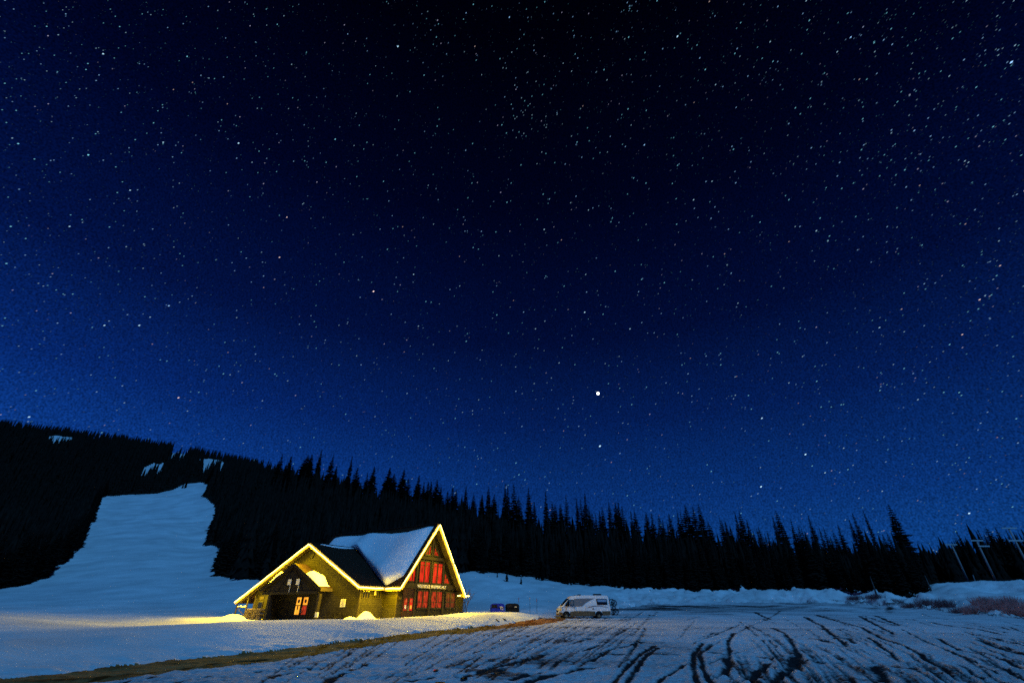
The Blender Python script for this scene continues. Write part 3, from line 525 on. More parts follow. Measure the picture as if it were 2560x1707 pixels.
# gable wall of the porch wing
gx = -2.72
v_ = MB(); v_.disc((gx - .03, RW + .05, 6.80), .40, 'x', .06, 20); vo = v_.build('gable_vent', M['black'], hut)
for k in range(-2, 3): MB().box(gx - .075, gx - .062, RW + .05 - .33 + abs(k) * .06, RW + .05 + .33 - abs(k) * .06, 6.80 + k * .13 - .02, 6.80 + k * .13 + .02).build('louvre', M['timber'], vo)
nb_ = MB().box(gx - .035, gx - .003, 2.46, 3.20, 1.66, 2.36).build('notice_board', M['white'], hut)
for k in range(9): MB().box(gx - .041, gx - .036, 2.56 + rnd.random() * .05, 3.10 - rnd.random() * .2, 1.74 + k * .062, 1.755 + k * .062).build('text_line', M['frame'], nb_)
for r0, mt in ((9.42, M['orange']), (8.26, M['orangered'])):
    d_ = MB().box(gx - .06, gx - .004, r0, r0 + 1.06, .35, 2.72).build('door', M['timber'], hut)
    for z0, z1, q in ((1.86, 2.58, 0), (.98, 1.78, 1)):
        mm = M['orange'] if (q == 0 or mt is M['orange']) else M['dimred']
        MB().box(gx - .075, gx - .062, r0 + .17, r0 + .89, z0, z1).build('pane', mm, d_)
    wr = MB(); wr.disc((gx - .09, r0 + .50, 2.22), .185, 'x', .02, 18); wr.build('wreath', M['doorred'], d_)
    MB().bar((gx - .11, r0 + (.06 if r0 > 9 else .98), 1.15), (gx - .11, r0 + (.06 if r0 > 9 else .98), 1.55), .03, .03).build('handle', M['grey'], d_)
    if r0 > 9: MB().box(gx - .085, gx - .076, r0 + .42, r0 + .62, 1.42, 1.77).build('paper_notice', M['doorred'], d_)
    MB().box(gx - .075, gx - .062, r0 + .3, r0 + .8, .52, .60).build('kick_plate', M['soffit'], d_)
f = MB(); f.box(gx - .08, gx, 8.12, 8.25, .35, 2.9); f.box(gx - .08, gx, 10.49, 10.62, .35, 2.9); f.box(gx - .08, gx, 8.12, 10.62, 2.74, 2.9); f.build('door_frame', M['timber'], hut)
for r0 in (17.0, 18.0 - 2.9):
    f = MB(); f.box(gx - .05, gx - .004, r0 - .45, r0 + .45, 1.25, 2.25); o = f.build('window', M['frame'], hut); MB().box(gx - .058, gx - .051, r0 - .37, r0 + .37, 1.33, 2.17).build('pane', M['darkglass'], o)
MB().box(gx - .04, gx - .004, 16.6, 17.4, 2.42, 2.75).build('wall_panel', M['soffit'], hut)
MB().box(gx - .05, gx - .004, 11.6, 12.9, .4, 2.1).build('wall_panel', M['siding_dark'], hut)
# porch
PF = -4.22; PC, PZ = 9.99, 5.82; PE = (4.83, 15.15)
fp = lambda r: PZ - KW * abs(r - PC)
slab([(PF, PE[0], fp(PE[0])), (gx, PE[0], fp(PE[0])), (gx, PC, PZ), (PF, PC, PZ)], .18).build('porch_roof', M['shingle'], hut)
slab([(PF, PC, PZ), (gx, PC, PZ), (gx, PE[1], fp(PE[1])), (PF, PE[1], fp(PE[1]))], .18).build('porch_roof', M['shingle'], hut)
MB().prism([(PF + .12, 5.3, 3.12), (PF + .12, 14.7, 3.12), (PF + .12, 14.7, fp(14.7) - .2), (PF + .12, PC, PZ - .2), (PF + .12, 5.3, fp(5.3) - .2)], (.10, 0, 0)).build('porch_gable', M['siding_dark'], hut)
for a, c in ((PE[0], PC), (PC, PE[1])): MB().bar((PF - .04, a, fp(a) - .12), (PF - .04, c, fp(c) - .12), .06, .30).build('porch_fascia', M['timber'], hut)
MB().bar((PF, PE[0] - .04, fp(PE[0]) - .14), (gx, PE[0] - .04, fp(PE[0]) - .14), .06, .30).build('porch_fascia', M['soffit'], hut)
MB().box(PF + .05, PF + .30, 5.1, 14.9, 2.85, 3.11).build('porch_beam', M['timber'], hut)
for r, w in ((5.0, .30), (13.4, .42), (8.0, .20)):
    if w < .25: continue
    MB().box(PF + .05, PF + .05 + w, r - w / 2, r + w / 2, .1, 2.85).build('porch_post', M['timber_mid'] if r < 6 else M['timber'], hut)
MB().box(PF + .40, gx - .02, 13.5, 13.66, 0, 2.95).build('porch_light_blocker', M['timber'], hut)  # panel added to keep the string lights off the wall under the porch
for sg in (-1, 1): MB().bar((PF + .18, PC + sg * .2, PZ - .5), (PF + .18, PC + sg * 2.2, 3.15), .12, .16).build('porch_brace', M['timber'], hut)
for r in (10.24, 8.79):
    o = MB().box(PF - .03, PF + .01, r - .28, r + .28, 3.72, 4.28).build('porch_sign_panel', M['white'], hut)
    MB().bar((PF - .05, r - .30, 4.2), (PF - .05, r - .30, 3.05), .035, .035).build('panel_rod', M['white'], o)
eb = MB(); eb.box(PF - .14, PF + .02, 4.42, 4.78, .78, 1.22); eb.build('wall_box', M['yellowglow'] if 0 else M['white'], hut)
# covered side deck on the far left: posts, rail, braces, downpipe
for r, s in ((20.9, -3.2), (20.9, -1.0), (18.9, -3.2)): MB().box(s - .06, s + .06, r - .06, r + .06, .1, fw(r) - .26).build('deck_post', M['timber_mid'], hut)
MB().box(-3.26, -3.14, 18.9, 20.9, 1.62, 1.70).build('deck_rail', M['timber_mid'], hut); MB().box(-3.26, -3.14, 18.9, 20.9, .72, .80).build('deck_rail', M['timber_mid'], hut)
MB().bar((-3.2, 19.0, .85), (-3.2, 20.8, 1.6), .04, .05).build('deck_brace', M['timber_mid'], hut)
MB().tube([(-2.9, 18.2, 2.75), (-2.9, 17.95, 2.7), (-2.9, 17.9, 2.5), (-2.9, 17.9, .3)], .045, 8).build('downpipe', M['soffit'], hut, True)

# ------------------------------------------------------------------ snow on the roofs
def roof_snow(name, fn, n0, n1, label):
    """fn(i, j) in 0..1 -> (top point, slope normal, thickness); closed shell of top and underside"""
    top, bot = [], []
    for i in range(n0 + 1):
        for j in range(n1 + 1):
            p, nn, t = fn(i / n0, j / n1); edge = min(i, n0 - i, j, n1 - j); t = t * (1 - math.exp(-edge * .55)) if edge else 0.0
            top.append(p + nn * (t + .015)); bot.append(p + nn * .012)
    k = len(top); m1 = n1 + 1; Fs = []
    for i in range(n0):
        for j in range(n1):
            a = i * m1 + j; Fs.append((a, a + m1, a + m1 + 1, a + 1)); Fs.append((k + a, k + a + 1, k + a + m1 + 1, k + a + m1))
    V_ = np.array([tuple(v) for v in top + bot]); o = np_mesh(name, V_, np.array(Fs), M['roofsnow']); o.location = VO; o.rotation_euler = (0, 0, TH)
    return tag(o, label, None, None, 'stuff')
def a_snow(u, v):                                       # left slope of the steep roof, above the valley
    r = -1.75 + u * 16.9; lo = max(0.10, min(3.22, r / 2.725 + .02)) if r > -.1 else .10 + .12 * max(0, -r) * 1.0
    if r < 0: lo = .12 + max(0, (-r - .2)) * .42
    if r > RW: lo = max(.3, 3.22 - max(0, r - RW - .4) / 2.725)
    wob = float(vnoise(np.array([r]), np.array([3.0]), 2.4, 5)[0]) + .18 * float(vnoise(np.array([r]), np.array([9.0]), .9, 7)[0])
    hi = 4.66 + .26 * wob + .22 * math.exp(-((r + 1.7) / 1.2) ** 2) - .14 * math.exp(-((r - 2.5) / 1.6) ** 2)
    hi = min(hi, 4.98)
    lo = min(lo, hi - .05); s = lo + (hi - lo) * v
    nn = Vector((-KA, 0, 1)).normalized(); z = EZ + KA * s
    bulge = .50 + .18 * math.sin(r * .9 + 2 * v) + .25 * float(vnoise(np.array([r]), np.array([s * 2]), 2.0, 11)[0]) + .35 * math.exp(-v * 4)
    return Vector((s, r, z)), nn, bulge
roof_snow('roof_snow', a_snow, 90, 40, 'deep drift of snow on the left slope of the steep gable roof')
def rs2(r0, r1, s0, s1, sg):
    def fn(u, v):
        r = r0 + (r1 - r0) * u; s = s0 + (s1 - s0) * v; nn = Vector((0, -KW if r < PC else KW, 1)).normalized()
        t = .62 * math.sin(math.pi * min(1, .12 + u * .95)) ** .6 + .1 * math.sin(7 * u + 4 * v)
        return Vector((s, r, fp(r))), nn, t
    return fn
roof_snow('roof_snow', rs2(7.7, 5.15, PF + .02, gx - .15, 1), 22, 14, 'rounded lump of snow on the lit right slope of the porch roof')
roof_snow('roof_snow', rs2(12.0, 15.0, PF + .02, gx - .15, -1), 22, 14, 'snow lying on the left slope of the porch roof under the lights')
def bay(u, v): return Vector((9.95 + 2.15 * u, -1.7 + 5.8 * v, 2.84)), Vector((0, 0, 1)), .16 + .05 * math.sin(5 * u + 3 * v)
roof_snow('roof_snow', bay, 14, 20, 'thin brightly lit snow on the flat bay roof right of the gable')
def railsnow(u, v): return Vector((-3.28 + .16 * u, 18.95 + 1.9 * v, 1.70)), Vector((0, 0, 1)), .11
roof_snow('rail_snow', railsnow, 6, 16, 'strip of yellow lit snow on the top rail of the side deck')
def ridge_s(u, v): return Vector((-2.1 + 5.0 * u, RW - .08 - (.05 + .42 * math.sin(math.pi * u)) * v, ZW - KW * (.08 + (.05 + .42 * math.sin(math.pi * u)) * v))), Vector((0, -KW, 1)).normalized(), .10
roof_snow('roof_snow', ridge_s, 24, 8, 'sliver of snow just below the ridge of the porch wing')

# ------------------------------------------------------------------ strings of yellow lights
def string(name, pts, out, label, k=1.0):
    root = empty('light_string', (0, 0, 0), 0, label, 'string lights', 'yellow light strings along the roof edges')
    P = [hw(*p) for p in pts]; path = []; rad = []           # one beaded rope: swellings where the bulbs sit
    for a, c in zip(P[:-1], P[1:]):
        n = max(2, int((c - a).length / .055))
        for i in range(n): path.append(a.lerp(c, i / n) + Vector((0, 0, .018 * math.sin(i * .13) + rnd.uniform(-.006, .006)))); rad.append(.056 if i % 3 == 0 else .036)
    path.append(P[-1]); rad.append(.034); MB().tube(path, rad, 6).build('rope', M['rope'], root)
    out = Vector(hw(*out)) - Vector(hw(0, 0, 0))           # the light the bulbs give, just clear of the fascia
    for a, c in zip(P[:-1], P[1:]):
        n = max(1, round((c - a).length / .9))
        for i in range(n):
            ld = bpy.data.lights.new('bulb_glow', 'POINT'); ld.energy = GLOW_WATTS * (c - a).length / n / .8; ld.color = GLOW; ld.shadow_soft_size = .09
            lo = bpy.data.objects.new('bulb_glow', ld); C.objects.link(lo); lo.location = a.lerp(c, (i + .5) / n) + out; lo.parent = root
            la = bpy.data.lights.new('bulb_throw', 'AREA'); la.shape = 'RECTANGLE'; la.size = (c - a).length / n * .9; la.size_y = .05; la.energy = k * THROW_WATTS * (c - a).length / n / .8; la.color = GLOW
            lo = bpy.data.objects.new('bulb_throw', la); C.objects.link(lo); lo.parent = root
            dn = Vector((out.x, out.y, 0)).normalized() * .66 + Vector((0, 0, -.75)); xa = (c - a).normalized(); za = -(dn - xa * dn.dot(xa)).normalized(); ya = za.cross(xa)
            R_ = Matrix((xa, ya, za)).transposed().to_4x4(); R_.translation = a.lerp(c, (i + .5) / n) + Vector((out.x, out.y, out.z * .6)) * 1.1; lo.matrix_local = R_
    return root
e1 = -3.50; e2 = -2.50
string('w', [(e1, 21.1, fw(21.1) - .16), (e1, RW, ZW - .15), (e1, -.12, EZ - .17), (-.35, -.17, EZ - .18)], (-.20, -.12, -.12), 'yellow light string over the low porch gable and along its eave')
string('a', [(-.17, -.30, EZ - .20), (-.17, -2.45, EZ - .20), (SA, e2, ZA - .16), (8.05, e2, fa(8.05) - .16)], (-.06, -.20, -.14), 'yellow light string up the left edge and over the peak of the steep gable', .75)
string('b', [(8.15, e2, fa(8.15) - .16), (10.75, e2, fa(10.75) - .16)], (0, -.20, -.14), 'short yellow light string down the lower right edge of the steep gable', .35)

string('c', [(9.95, -1.84, 2.82), (12.2, -1.84, 2.86)], (0, -.18, -.05), 'short level yellow light string at the foot of the steep gable', .15)
# things standing by the hut
t = hw(-3.4, 2.95, 0); g = top_z(t.x, t.y)
pt = empty('picnic_table', (t.x, t.y, g), TH + math.pi / 2, 'dark wooden picnic table under the white notice board', 'table')
for k in range(5): pass
b = MB();
for k in range(5): b.box(-.95, .95, -.36 + k * .15, -.36 + k * .15 + .135, .74, .78)
b.build('tabletop', M['timber'], pt)
for sg in (-1, 1):
    b = MB(); b.box(-.95, .95, sg * .68 - .13, sg * .68 - .01, .43, .47); b.box(-.95, .95, sg * .68 + .01, sg * .68 + .13, .43, .47); b.build('seat', M['timber'], pt)
    b = MB(); b.bar((sg * .7, -.68, 0), (sg * .7, -.2, .74), .05, .09); b.bar((sg * .7, .68, 0), (sg * .7, .2, .74), .05, .09); b.bar((sg * .7, -.72, .40), (sg * .7, .72, .40), .05, .09); b.build('leg', M['timber'], pt)
ft = hw(-3.7, 16.2, 0); g = top_z(ft.x, ft.y)
fp_ = MB()
for k in range(60):
    row = k // 12; x = (k % 12) * .24 - 1.4 + (row % 2) * .12; z = .12 + row * .2 + rnd.uniform(-.02, .02)
    fp_.disc((rnd.uniform(-.05, .05), x, z), rnd.uniform(.09, .125), 'x', .5, 8)
o = tag(fp_.build('firewood_stack', M['stone']), 'low stack of split firewood under the left eave of the hut', 'firewood'); o.location = (ft.x, ft.y, g); o.rotation_euler = (0, 0, TH)
cg = hw(-4.0, 15.2, 0)
for i, (s, r, h, l) in enumerate(((-4.9, 18.3, .5, 'broad mound of shovelled snow at the left end of the hut'), (-3.2, -1.2, .75, 'pointed heap of slid roof snow in the inner corner of the hut'), (-3.6, .4, .35, 'small heap of snow beside the corner left of the inner corner'))):
    c = hw(s, r, 0); z = top_z(c.x, c.y); mb_ = MB(); nr_, na = 7, 20
    for a in range(nr_ + 1):
        q = a / nr_
        for k in range(na):
            ph = 2 * math.pi * k / na; R_ = (1.9 if i == 0 else 1.2) * q * (1 + .12 * math.sin(3 * ph + i)); mb_.v.append((R_ * math.cos(ph), R_ * math.sin(ph), h * (1 - q ** 1.6) * (1 + .1 * math.sin(2 * ph + 5 * q)) - .06 * q))
    mb_.f = [(a*na+k, a*na+(k+1) % na, (a+1)*na+(k+1) % na, (a+1)*na+k) for a in range(nr_) for k in range(na)] + [tuple(nr_ * na + k for k in range(na))[::-1]]
    o = mb_.build('snow_heap', M['roofsnow'], None, True); o.location = (c.x, c.y, z); tag(o, l, 'snow heap', 'snow heaps against the hut')

# ------------------------------------------------------------------ camper van (local x: nose 0 -> tail, +y far side, camera sees the -y side)
M['vanwhite'] = mat('white_van_paint', (.82, .80, .78), .32, .5, var=.06, vscale=2)
M['vanmud'] = mat('road_grime', (.13, .095, .055), .8, .1, var=.45, vscale=5)
M['vangrey'] = mat('grey_graphic', (.17, .17, .18), .4, .4)
M['tyre'] = mat('tyre_rubber', (.012, .012, .012), .8, .2)
M['rim'] = mat('muddy_rim', (.19, .17, .11), .5, .4, var=.3, vscale=12)
M['yellow_reflect'] = mat('headlight_painted_reflection', (.75, .50, .16), .12, .6)  # yellow reflection on the headlight painted into its base colour
M['bluewin'] = mat('glass_painted_sky_reflection', (.20, .34, .50), .06, .8)  # blue reflection of the sky painted into the glass colour
M['bluebin'] = mat('blue_bin_paint', (.004, .016, .34), .5, .2, var=.25, vscale=3)
M['stake_red'] = mat('stake_tip', (.16, .035, .03), .6, .2)
M['pole'] = mat('utility_pole_wood', (.34, .30, .29), .85, .15, var=.3, vscale=2)
M['arm'] = mat('crossarm_wood', (.45, .46, .47), .8, .2)
M['twig'] = mat('red_twigs', (.55, .23, .21), .8, .1, var=.5, vscale=1.5)
M['twig_dark'] = mat('brown_twigs', (.20, .10, .11), .85, .1, var=.4, vscale=1.5)
nose = at(1396, 1543.5, 63.6); vz = top_z(nose.x + 3, nose.y + .4)
VR = math.radians(7); van = empty('camper_van', (nose.x, nose.y + .85, vz), VR, 'white camper van with grey swoosh graphics and muddy sills parked on the lot', 'camper van')
prof = [(.03, .30), (0, .45), (.0, .62), (.03, .88), (.12, 1.05), (.48, 1.23), (1.36, 2.08), (1.60, 2.29), (1.85, 2.37), (2.2, 2.40), (4.2, 2.42), (6.12, 2.40), (6.20, 2.33), (6.28, 1.85), (6.36, .95), (6.40, .70), (6.42, .30)]
hwid = lambda z: .96 if z < 1.2 else .96 - (z - 1.2) * .13
def frontw(x): return 1.0 - .16 * max(0, (.55 - x) / .55) ** 1.5
b = MB(); n = len(prof)
for sg in (-1, 1): b.v += [(x, sg * hwid(z) * frontw(x), z) for x, z in prof]
# skin strips across, side faces as fans of quads to a sill line
b.f += [(i, (i + 1) % n, n + (i + 1) % n, n + i) for i in range(n)]
import bmesh
bmv = bmesh.new(); vs = [bmv.verts.new(v) for v in b.v]
for f in b.f: bmv.faces.new([vs[i] for i in f])
fl = [bmv.faces.new([vs[i] for i in range(n)][::-1]), bmv.faces.new([vs[n + i] for i in range(n)])]
bmesh.ops.triangulate(bmv, faces=fl); bmesh.ops.recalc_face_normals(bmv, faces=bmv.faces)
me = bpy.data.meshes.new('body'); bmv.to_mesh(me); bmv.free(); vb = bpy.data.objects.new('body', me); C.objects.link(vb); me.materials.append(M['vanwhite']); vb.parent = van
md = vb.modifiers.new('bevel', 'BEVEL'); md.width = .07; md.segments = 3; md.limit_method = 'ANGLE'; md.angle_limit = math.radians(35)
def side(name, pts, m, off=.008, parent=van, sg=-1):
    vs_ = [(x, sg * (hwid(z) * frontw(x) + off), z) for x, z in pts]; vi = [(x, sg * (hwid(z) * frontw(x) + off - .012), z) for x, z in pts]; q = len(pts)
    mb_ = MB().add(vs_ + vi, [tuple(range(q)) if sg < 0 else tuple(range(q))[::-1]] + [(i, i + q, (i + 1) % q + q, (i + 1) % q) for i in range(q)])
    return mb_.build(name, m, parent)
for sg in (-1, 1):
    side('graphic_panel', [(1.98, 1.30), (2.87, 1.30), (3.35, 1.62), (4.0, 1.92), (4.5, 2.10), (2.6, 2.08), (1.96, 2.04)], M['vangrey'], .008, van, sg)
    side('door_window', [(.72, 1.26), (1.36, 1.28), (1.40, 1.96), (1.30, 1.98), (1.05, 1.72), (.82, 1.45)], M['darkglass'], .011, van, sg)
    wq = side('door_window', [(1.44, 1.28), (1.86, 1.29), (1.90, 1.95), (1.48, 1.97)], M['darkglass'], .011, van, sg)
    side('window_blind', [(1.52, 1.34), (1.78, 1.34), (1.80, 1.88), (1.54, 1.89)], M['vangrey'], .018, wq, sg)
    wr = side('rear_window', [(4.76, 1.42), (6.06, 1.43), (6.02, 2.05), (4.72, 2.05)], M['black'], .012, van, sg)
    side('upper_glass', [(4.86, 1.72), (5.95, 1.72), (5.92, 1.98), (4.83, 1.98)], M['bluewin'], .020, wr, sg)
    side('lower_glass', [(4.86, 1.48), (5.96, 1.48), (5.95, 1.68), (4.86, 1.68)], M['darkglass'], .020, wr, sg)
    side('swoosh_stripe', [(3.40, 1.12), (3.75, 1.16), (4.4, 1.27), (5.2, 1.285), (6.05, 1.14), (6.05, 1.17), (5.2, 1.325), (4.4, 1.33), (3.72, 1.21)], M['vangrey'], .008, van, sg)
    side('grime_panel', [(1.35, .27), (4.42, .27), (4.44, .72), (3.6, .76), (1.9, .76), (1.32, .66)], M['vanmud'], .009, van, sg)
    side('grime_panel', [(5.40, .30), (6.36, .34), (6.34, .76), (5.30, .74)], M['vanmud'], .009, van, sg)
    side('door_seam', [(1.93, .80), (1.955, .80), (1.955, 2.1), (1.93, 2.1)], M['vangrey'], .005, van, sg)
    side('door_seam', [(3.30, .80), (3.32, .80), (3.32, 1.28), (3.30, 1.28)], M['vangrey'], .005, van, sg)
    side('fuel_flap', [(4.15, .94), (4.30, .94), (4.30, 1.06), (4.15, 1.06)], M['black'], .009, van, sg)
    side('door_handle', [(1.72, 1.12), (1.93, 1.13), (1.93, 1.17), (1.72, 1.16)], M['black'], .02, van, sg)
    side('sill_trim', [(1.35, .20), (4.45, .20), (4.45, .255), (1.35, .255)], M['black'], .004, van, sg)
    side('headlight', [(.05, .76), (.30, .80), (.36, 1.04), (.20, 1.06), (.07, .98)], M['yellow_reflect'], .012, van, sg)
    side('bumper_grime', [(.02, .30), (.46, .30), (.42, .62), (.02, .66)], M['vanmud'], .010, van, sg)
    for wx in (.87, 4.90):
        arc = [(wx + .47 * math.cos(math.pi * k / 14), .30 + .47 * math.sin(math.pi * k / 14)) for k in range(15)]
        side('wheel_arch', arc, M['black'], .010, van, sg)
        wh = MB(); yy = sg * .86
        prof_ = [(.22, -.10), (.30, -.115), (.335, -.09), (.345, 0), (.335, .09), (.30, .115), (.22, .10)]; na = 28
        for r_, w_ in prof_:
            for k in range(na): wh.v.append((wx + r_ * math.cos(2*math.pi*k/na), yy + w_, .345 + r_ * math.sin(2*math.pi*k/na)))
        wh.f = [(a*na+k, a*na+(k+1) % na, (a+1)*na+(k+1) % na, (a+1)*na+k) for a in range(len(prof_)-1) for k in range(na)]
        wo = bpy.data.objects.new('wheel', None); C.objects.link(wo); wo.parent = van
        wh.build('tyre', M['tyre'], wo, True)
        rm = MB().disc((wx, yy + sg * .07, .345), .215, 'y', .05, 24); rm.disc((wx, yy + sg * .11, .345), .075, 'y', .05, 12)
        for k in range(6):
            an = k * math.pi / 3; rm.disc((wx + .14 * math.cos(an), yy + sg * .10, .345 + .14 * math.sin(an)), .028, 'y', .02, 8)
        rm.build('rim', M['rim'], wo)
ws = MB().add([(.54, -.80, 1.315), (.54, .80, 1.315), (1.33, .72, 2.075), (1.33, -.72, 2.075), (.57, -.80, 1.30), (.57, .80, 1.30), (1.36, .72, 2.06), (1.36, -.72, 2.06)], [(0,1,2,3),(0,3,7,4),(1,5,6,2),(0,4,5,1),(3,2,6,7)])
for v in range(4): x, y, z = ws.v[v]; ws.v[v] = (x - .035, y, z + .01)
ws.build('windscreen', M['darkglass'], van)
MB().box(-.03, .05, -.55, .55, .62, .86).build('grille', M['black'], van); MB().box(-.05, .10, -.78, .78, .28, .52).build('bumper', M['vanmud'], van, False, .03)
MB().box(6.30, 6.50, -.88, .88, .34, .56).build('bumper', M['black'], van, False, .02)
for y in (-.7, .7): MB().box(6.36, 6.40, y - .07, y + .07, .75, 1.15).build('tail_light', M['stake_red'], van)
mr = MB(); mr.box(.98, 1.10, -1.24, -1.02, 1.30, 1.62); mr.bar((1.06, -1.04, 1.34), (1.06, -.93, 1.34), .05, .05); mr.build('wing_mirror', M['black'], van, False, .02)
mr = MB(); mr.box(.98, 1.10, 1.02, 1.24, 1.30, 1.62); mr.bar((1.06, 1.04, 1.34), (1.06, .93, 1.34), .05, .05); mr.build('wing_mirror', M['black'], van, False, .02)
o = MB().box(4.68, 5.58, -.38, .38, 2.44, 2.60).build('roof_vent', M['black'], van, False, .04)
MB().box(2.62, 2.98, -.25, .25, 2.42, 2.54).build('roof_vent', M['black'], van, False, .03); MB().box(2.1, 2.5, -.4, .4, 2.42, 2.46).build('roof_panel', M['black'], van)
rk = MB(); rk.bar((6.40, 0, .42), (7.05, 0, .42), .07, .07); rk.bar((7.0, 0, .42), (7.0, 0, 1.75), .07, .07); rk.bar((7.0, -.55, 1.72), (7.0, .55, 1.72), .06, .06); rk.bar((7.0, -.5, .85), (7.0, .5, .85), .05, .05); rk.bar((6.34, -.6, 1.0), (6.5, -.6, 2.2), .05, .05); rk.build('bike_rack', M['black'], van)
# bikes carried upright on the rack: front wheel at the top
def ring(mb_, c, R, r, n=26, e1=Vector((1,0,0)), e2=Vector((0,0,1))):
    mb_.tube([Vector(c) + R * (math.cos(2*math.pi*k/n) * e1 + math.sin(2*math.pi*k/n) * e2) for k in range(n)], r, 6, True)
def bike(loc, rz, fw_, rw_, label, flip=1):
    root = empty('bicycle', loc, rz, label, 'bicycle'); F_, R_ = Vector(fw_), Vector(rw_)
    for c in (F_, R_):
        wo = bpy.data.objects.new('wheel', None); C.objects.link(wo); wo.parent = root
        t_ = MB(); ring(t_, c, .325, .05); t_.build('tyre', M['tyre'], wo, True)
        s_ = MB(); ring(s_, c, .285, .012, 22)
        for k in range(10):
            a = 2 * math.pi * k / 10; s_.tube([c, c + Vector((math.cos(a), 0, math.sin(a))) * .285], .006, 4)
        s_.disc(c, .045, 'y', .09, 10); s_.build('rim', M['black'], wo)
    ax = (F_ - R_).normalized(); pr = Vector((ax.z, 0, -ax.x)) * flip
    P = lambda a, q: R_ + ax * a + pr * q
    L_ = (F_ - R_).length
    fr = MB(); head0, head1, bb, seat = P(L_ * .80, .42), P(L_ * .84, .30), P(L_ * .40, -.04), P(L_ * .26, .42)
    for a, c, r in ((head0, seat, .022), (head1, bb, .028), (bb, seat, .022), (bb, R_, .016), (seat, R_, .014), (head0, head1, .026)): fr.tube([a, c], r, 6)
    fr.build('frame', M['black'], root)
    fk = MB()
    for y in (-.06, .06): fk.tube([head1 + Vector((0, y, 0)), F_ + Vector((0, y, 0))], .02, 6)
    fk.build('fork', M['black'], root)
    hb = MB(); h = P(L_ * .78, .56); hb.tube([head0, h], .02, 6); hb.tube([h + Vector((0, -.34, 0)), h, h + Vector((0, .34, 0))], .016, 6); hb.tube([h, h + ax * .05 + pr * .12], .016, 6); hb.build('handlebar', M['black'], root)
    sd = MB(); sp_ = P(L_ * .22, .58); sd.tube([seat, sp_], .016, 6); sd.prism([sp_ + ax * .14 + Vector((0, -.03, 0)), sp_ + ax * .14 + Vector((0, .03, 0)), sp_ - ax * .12 + Vector((0, .08, 0)), sp_ - ax * .12 + Vector((0, -.08, 0))], pr * .05); sd.build('saddle', M['black'], root)
    ck = MB(); ck.disc(bb + Vector((0, -.06, 0)), .09, 'y', .02, 14); ck.tube([bb + Vector((0, -.08, 0)), bb + Vector((0, -.08, 0)) + ax * .12 - pr * .12], .012, 5); ck.tube([bb + Vector((0, .08, 0)), bb + Vector((0, .08, 0)) - ax * .12 + pr * .12], .012, 5); ck.build('crank', M['grey'], root)
    return root
def vloc(x, y, z): c, s = math.cos(VR), math.sin(VR); return (nose.x + x * c - y * s, nose.y + .85 + x * s + y * c, vz + z)
bike(vloc(0, -.30, 0), VR, (6.84, 0, 1.70), (6.78, 0, .66), 'mountain bike hung upright on the rack nearest the van tail')
bike(vloc(0, .28, 0), VR, (7.28, 0, 1.62), (7.42, 0, .66), 'second bike outermost on the rear rack with its handlebar sticking up', -1)

# ------------------------------------------------------------------ bins and marker stakes behind the berm
def binn(px0, px1, pyt, y, m, label, dark):
    a = at(px0, 1524, y); c = at(px1, 1524, y); wd = (c - a).length; z0 = top_z((a.x + c.x) / 2, y) - .05; zt = at((px0 + px1) / 2, pyt, y).z
    root = empty('waste_bin', ((a.x + c.x) / 2, y + .5, z0), math.atan2(c.y - a.y, c.x - a.x) + .06, label, 'bin', 'large bear proof bins behind the snow berm'); h = zt - z0; w = wd / 2
    MB().prism([(-w, -.55, 0), (-w * .97, -.55, h * .55), (w * .97, -.55, h * .55), (w, -.55, 0)], (0, 1.1, 0)).build('body', m, root, False, .03)
    arch = [(-w, h * .56)] + [(-w * math.cos(math.pi * k / 10) ** 1 * (1 if abs(math.cos(math.pi*k/10)) > .9 else 1.0), h * .56 + (h * .44) * min(1, 1.25 * math.sin(math.pi * k / 10)) ** .6) for k in range(1, 10)] + [(w, h * .56)]
    MB().prism([(x, -.57, z) for x, z in arch], (0, 1.14, 0)).build('lid', m, root, False, .02)
    MB().box(-w * .8, -w * .05, -.59, -.574, h * .58, h * .86).build('hatch', M['black'] if not dark else M['frame'], root)
    st_ = MB().box(w * .30, w * .62, -.592, -.576, h * .50, h * .66); so = st_.build('sticker', M['white'], root)
    if not dark:
        g = MB(); ring(g, (w * .62, -.60, h * .42), .14, .03, 12); g.bar((w*.40, -.60, h*.36), (w*.52, -.60, h*.5), .02, .05); g.bar((w*.8, -.60, h*.30), (w*.66, -.60, h*.3), .02, .05); g.build('recycling_mark', M['white'], root)
    MB().bar((-w * .9, -.6, h * .54), (w * .9, -.6, h * .54), .04, .06).build('rim_bar', M['black'], root)
binn(1225, 1261.5, 1507.5, 64.5, M['bluebin'], 'blue rounded bin with white markings behind the snow berm', False)
binn(1263, 1298, 1507.5, 65, M['black'], 'black rounded bin with a small white sticker beside the blue bin', True)
for px, pyt, l in ((1297, 1493, 'thin marker stake with a reddish top right above the black bin'), (1325, 1491.5, 'middle thin marker stake with a pale top in the snow'), (1342.5, 1495, 'thin marker stake nearest the van nose in the snow')):
    p = at(px, 1525, 67.5); z0 = top_z(p.x, p.y) - .1; zt = at(px, pyt, 67.5).z
    r = empty('marker_stake', (p.x, p.y, z0), 0, l, 'stake', 'thin marker stakes in the snow'); MB().tube([(0, 0, 0), (0, 0, zt - z0 - .4)], .022, 6).build('shaft', M['timber_mid'], r); MB().tube([(0, 0, zt - z0 - .4), (0, 0, zt - z0)], .035, 6).build('tip', M['stake_red'] if px != 1325 else M['vangrey'], r)
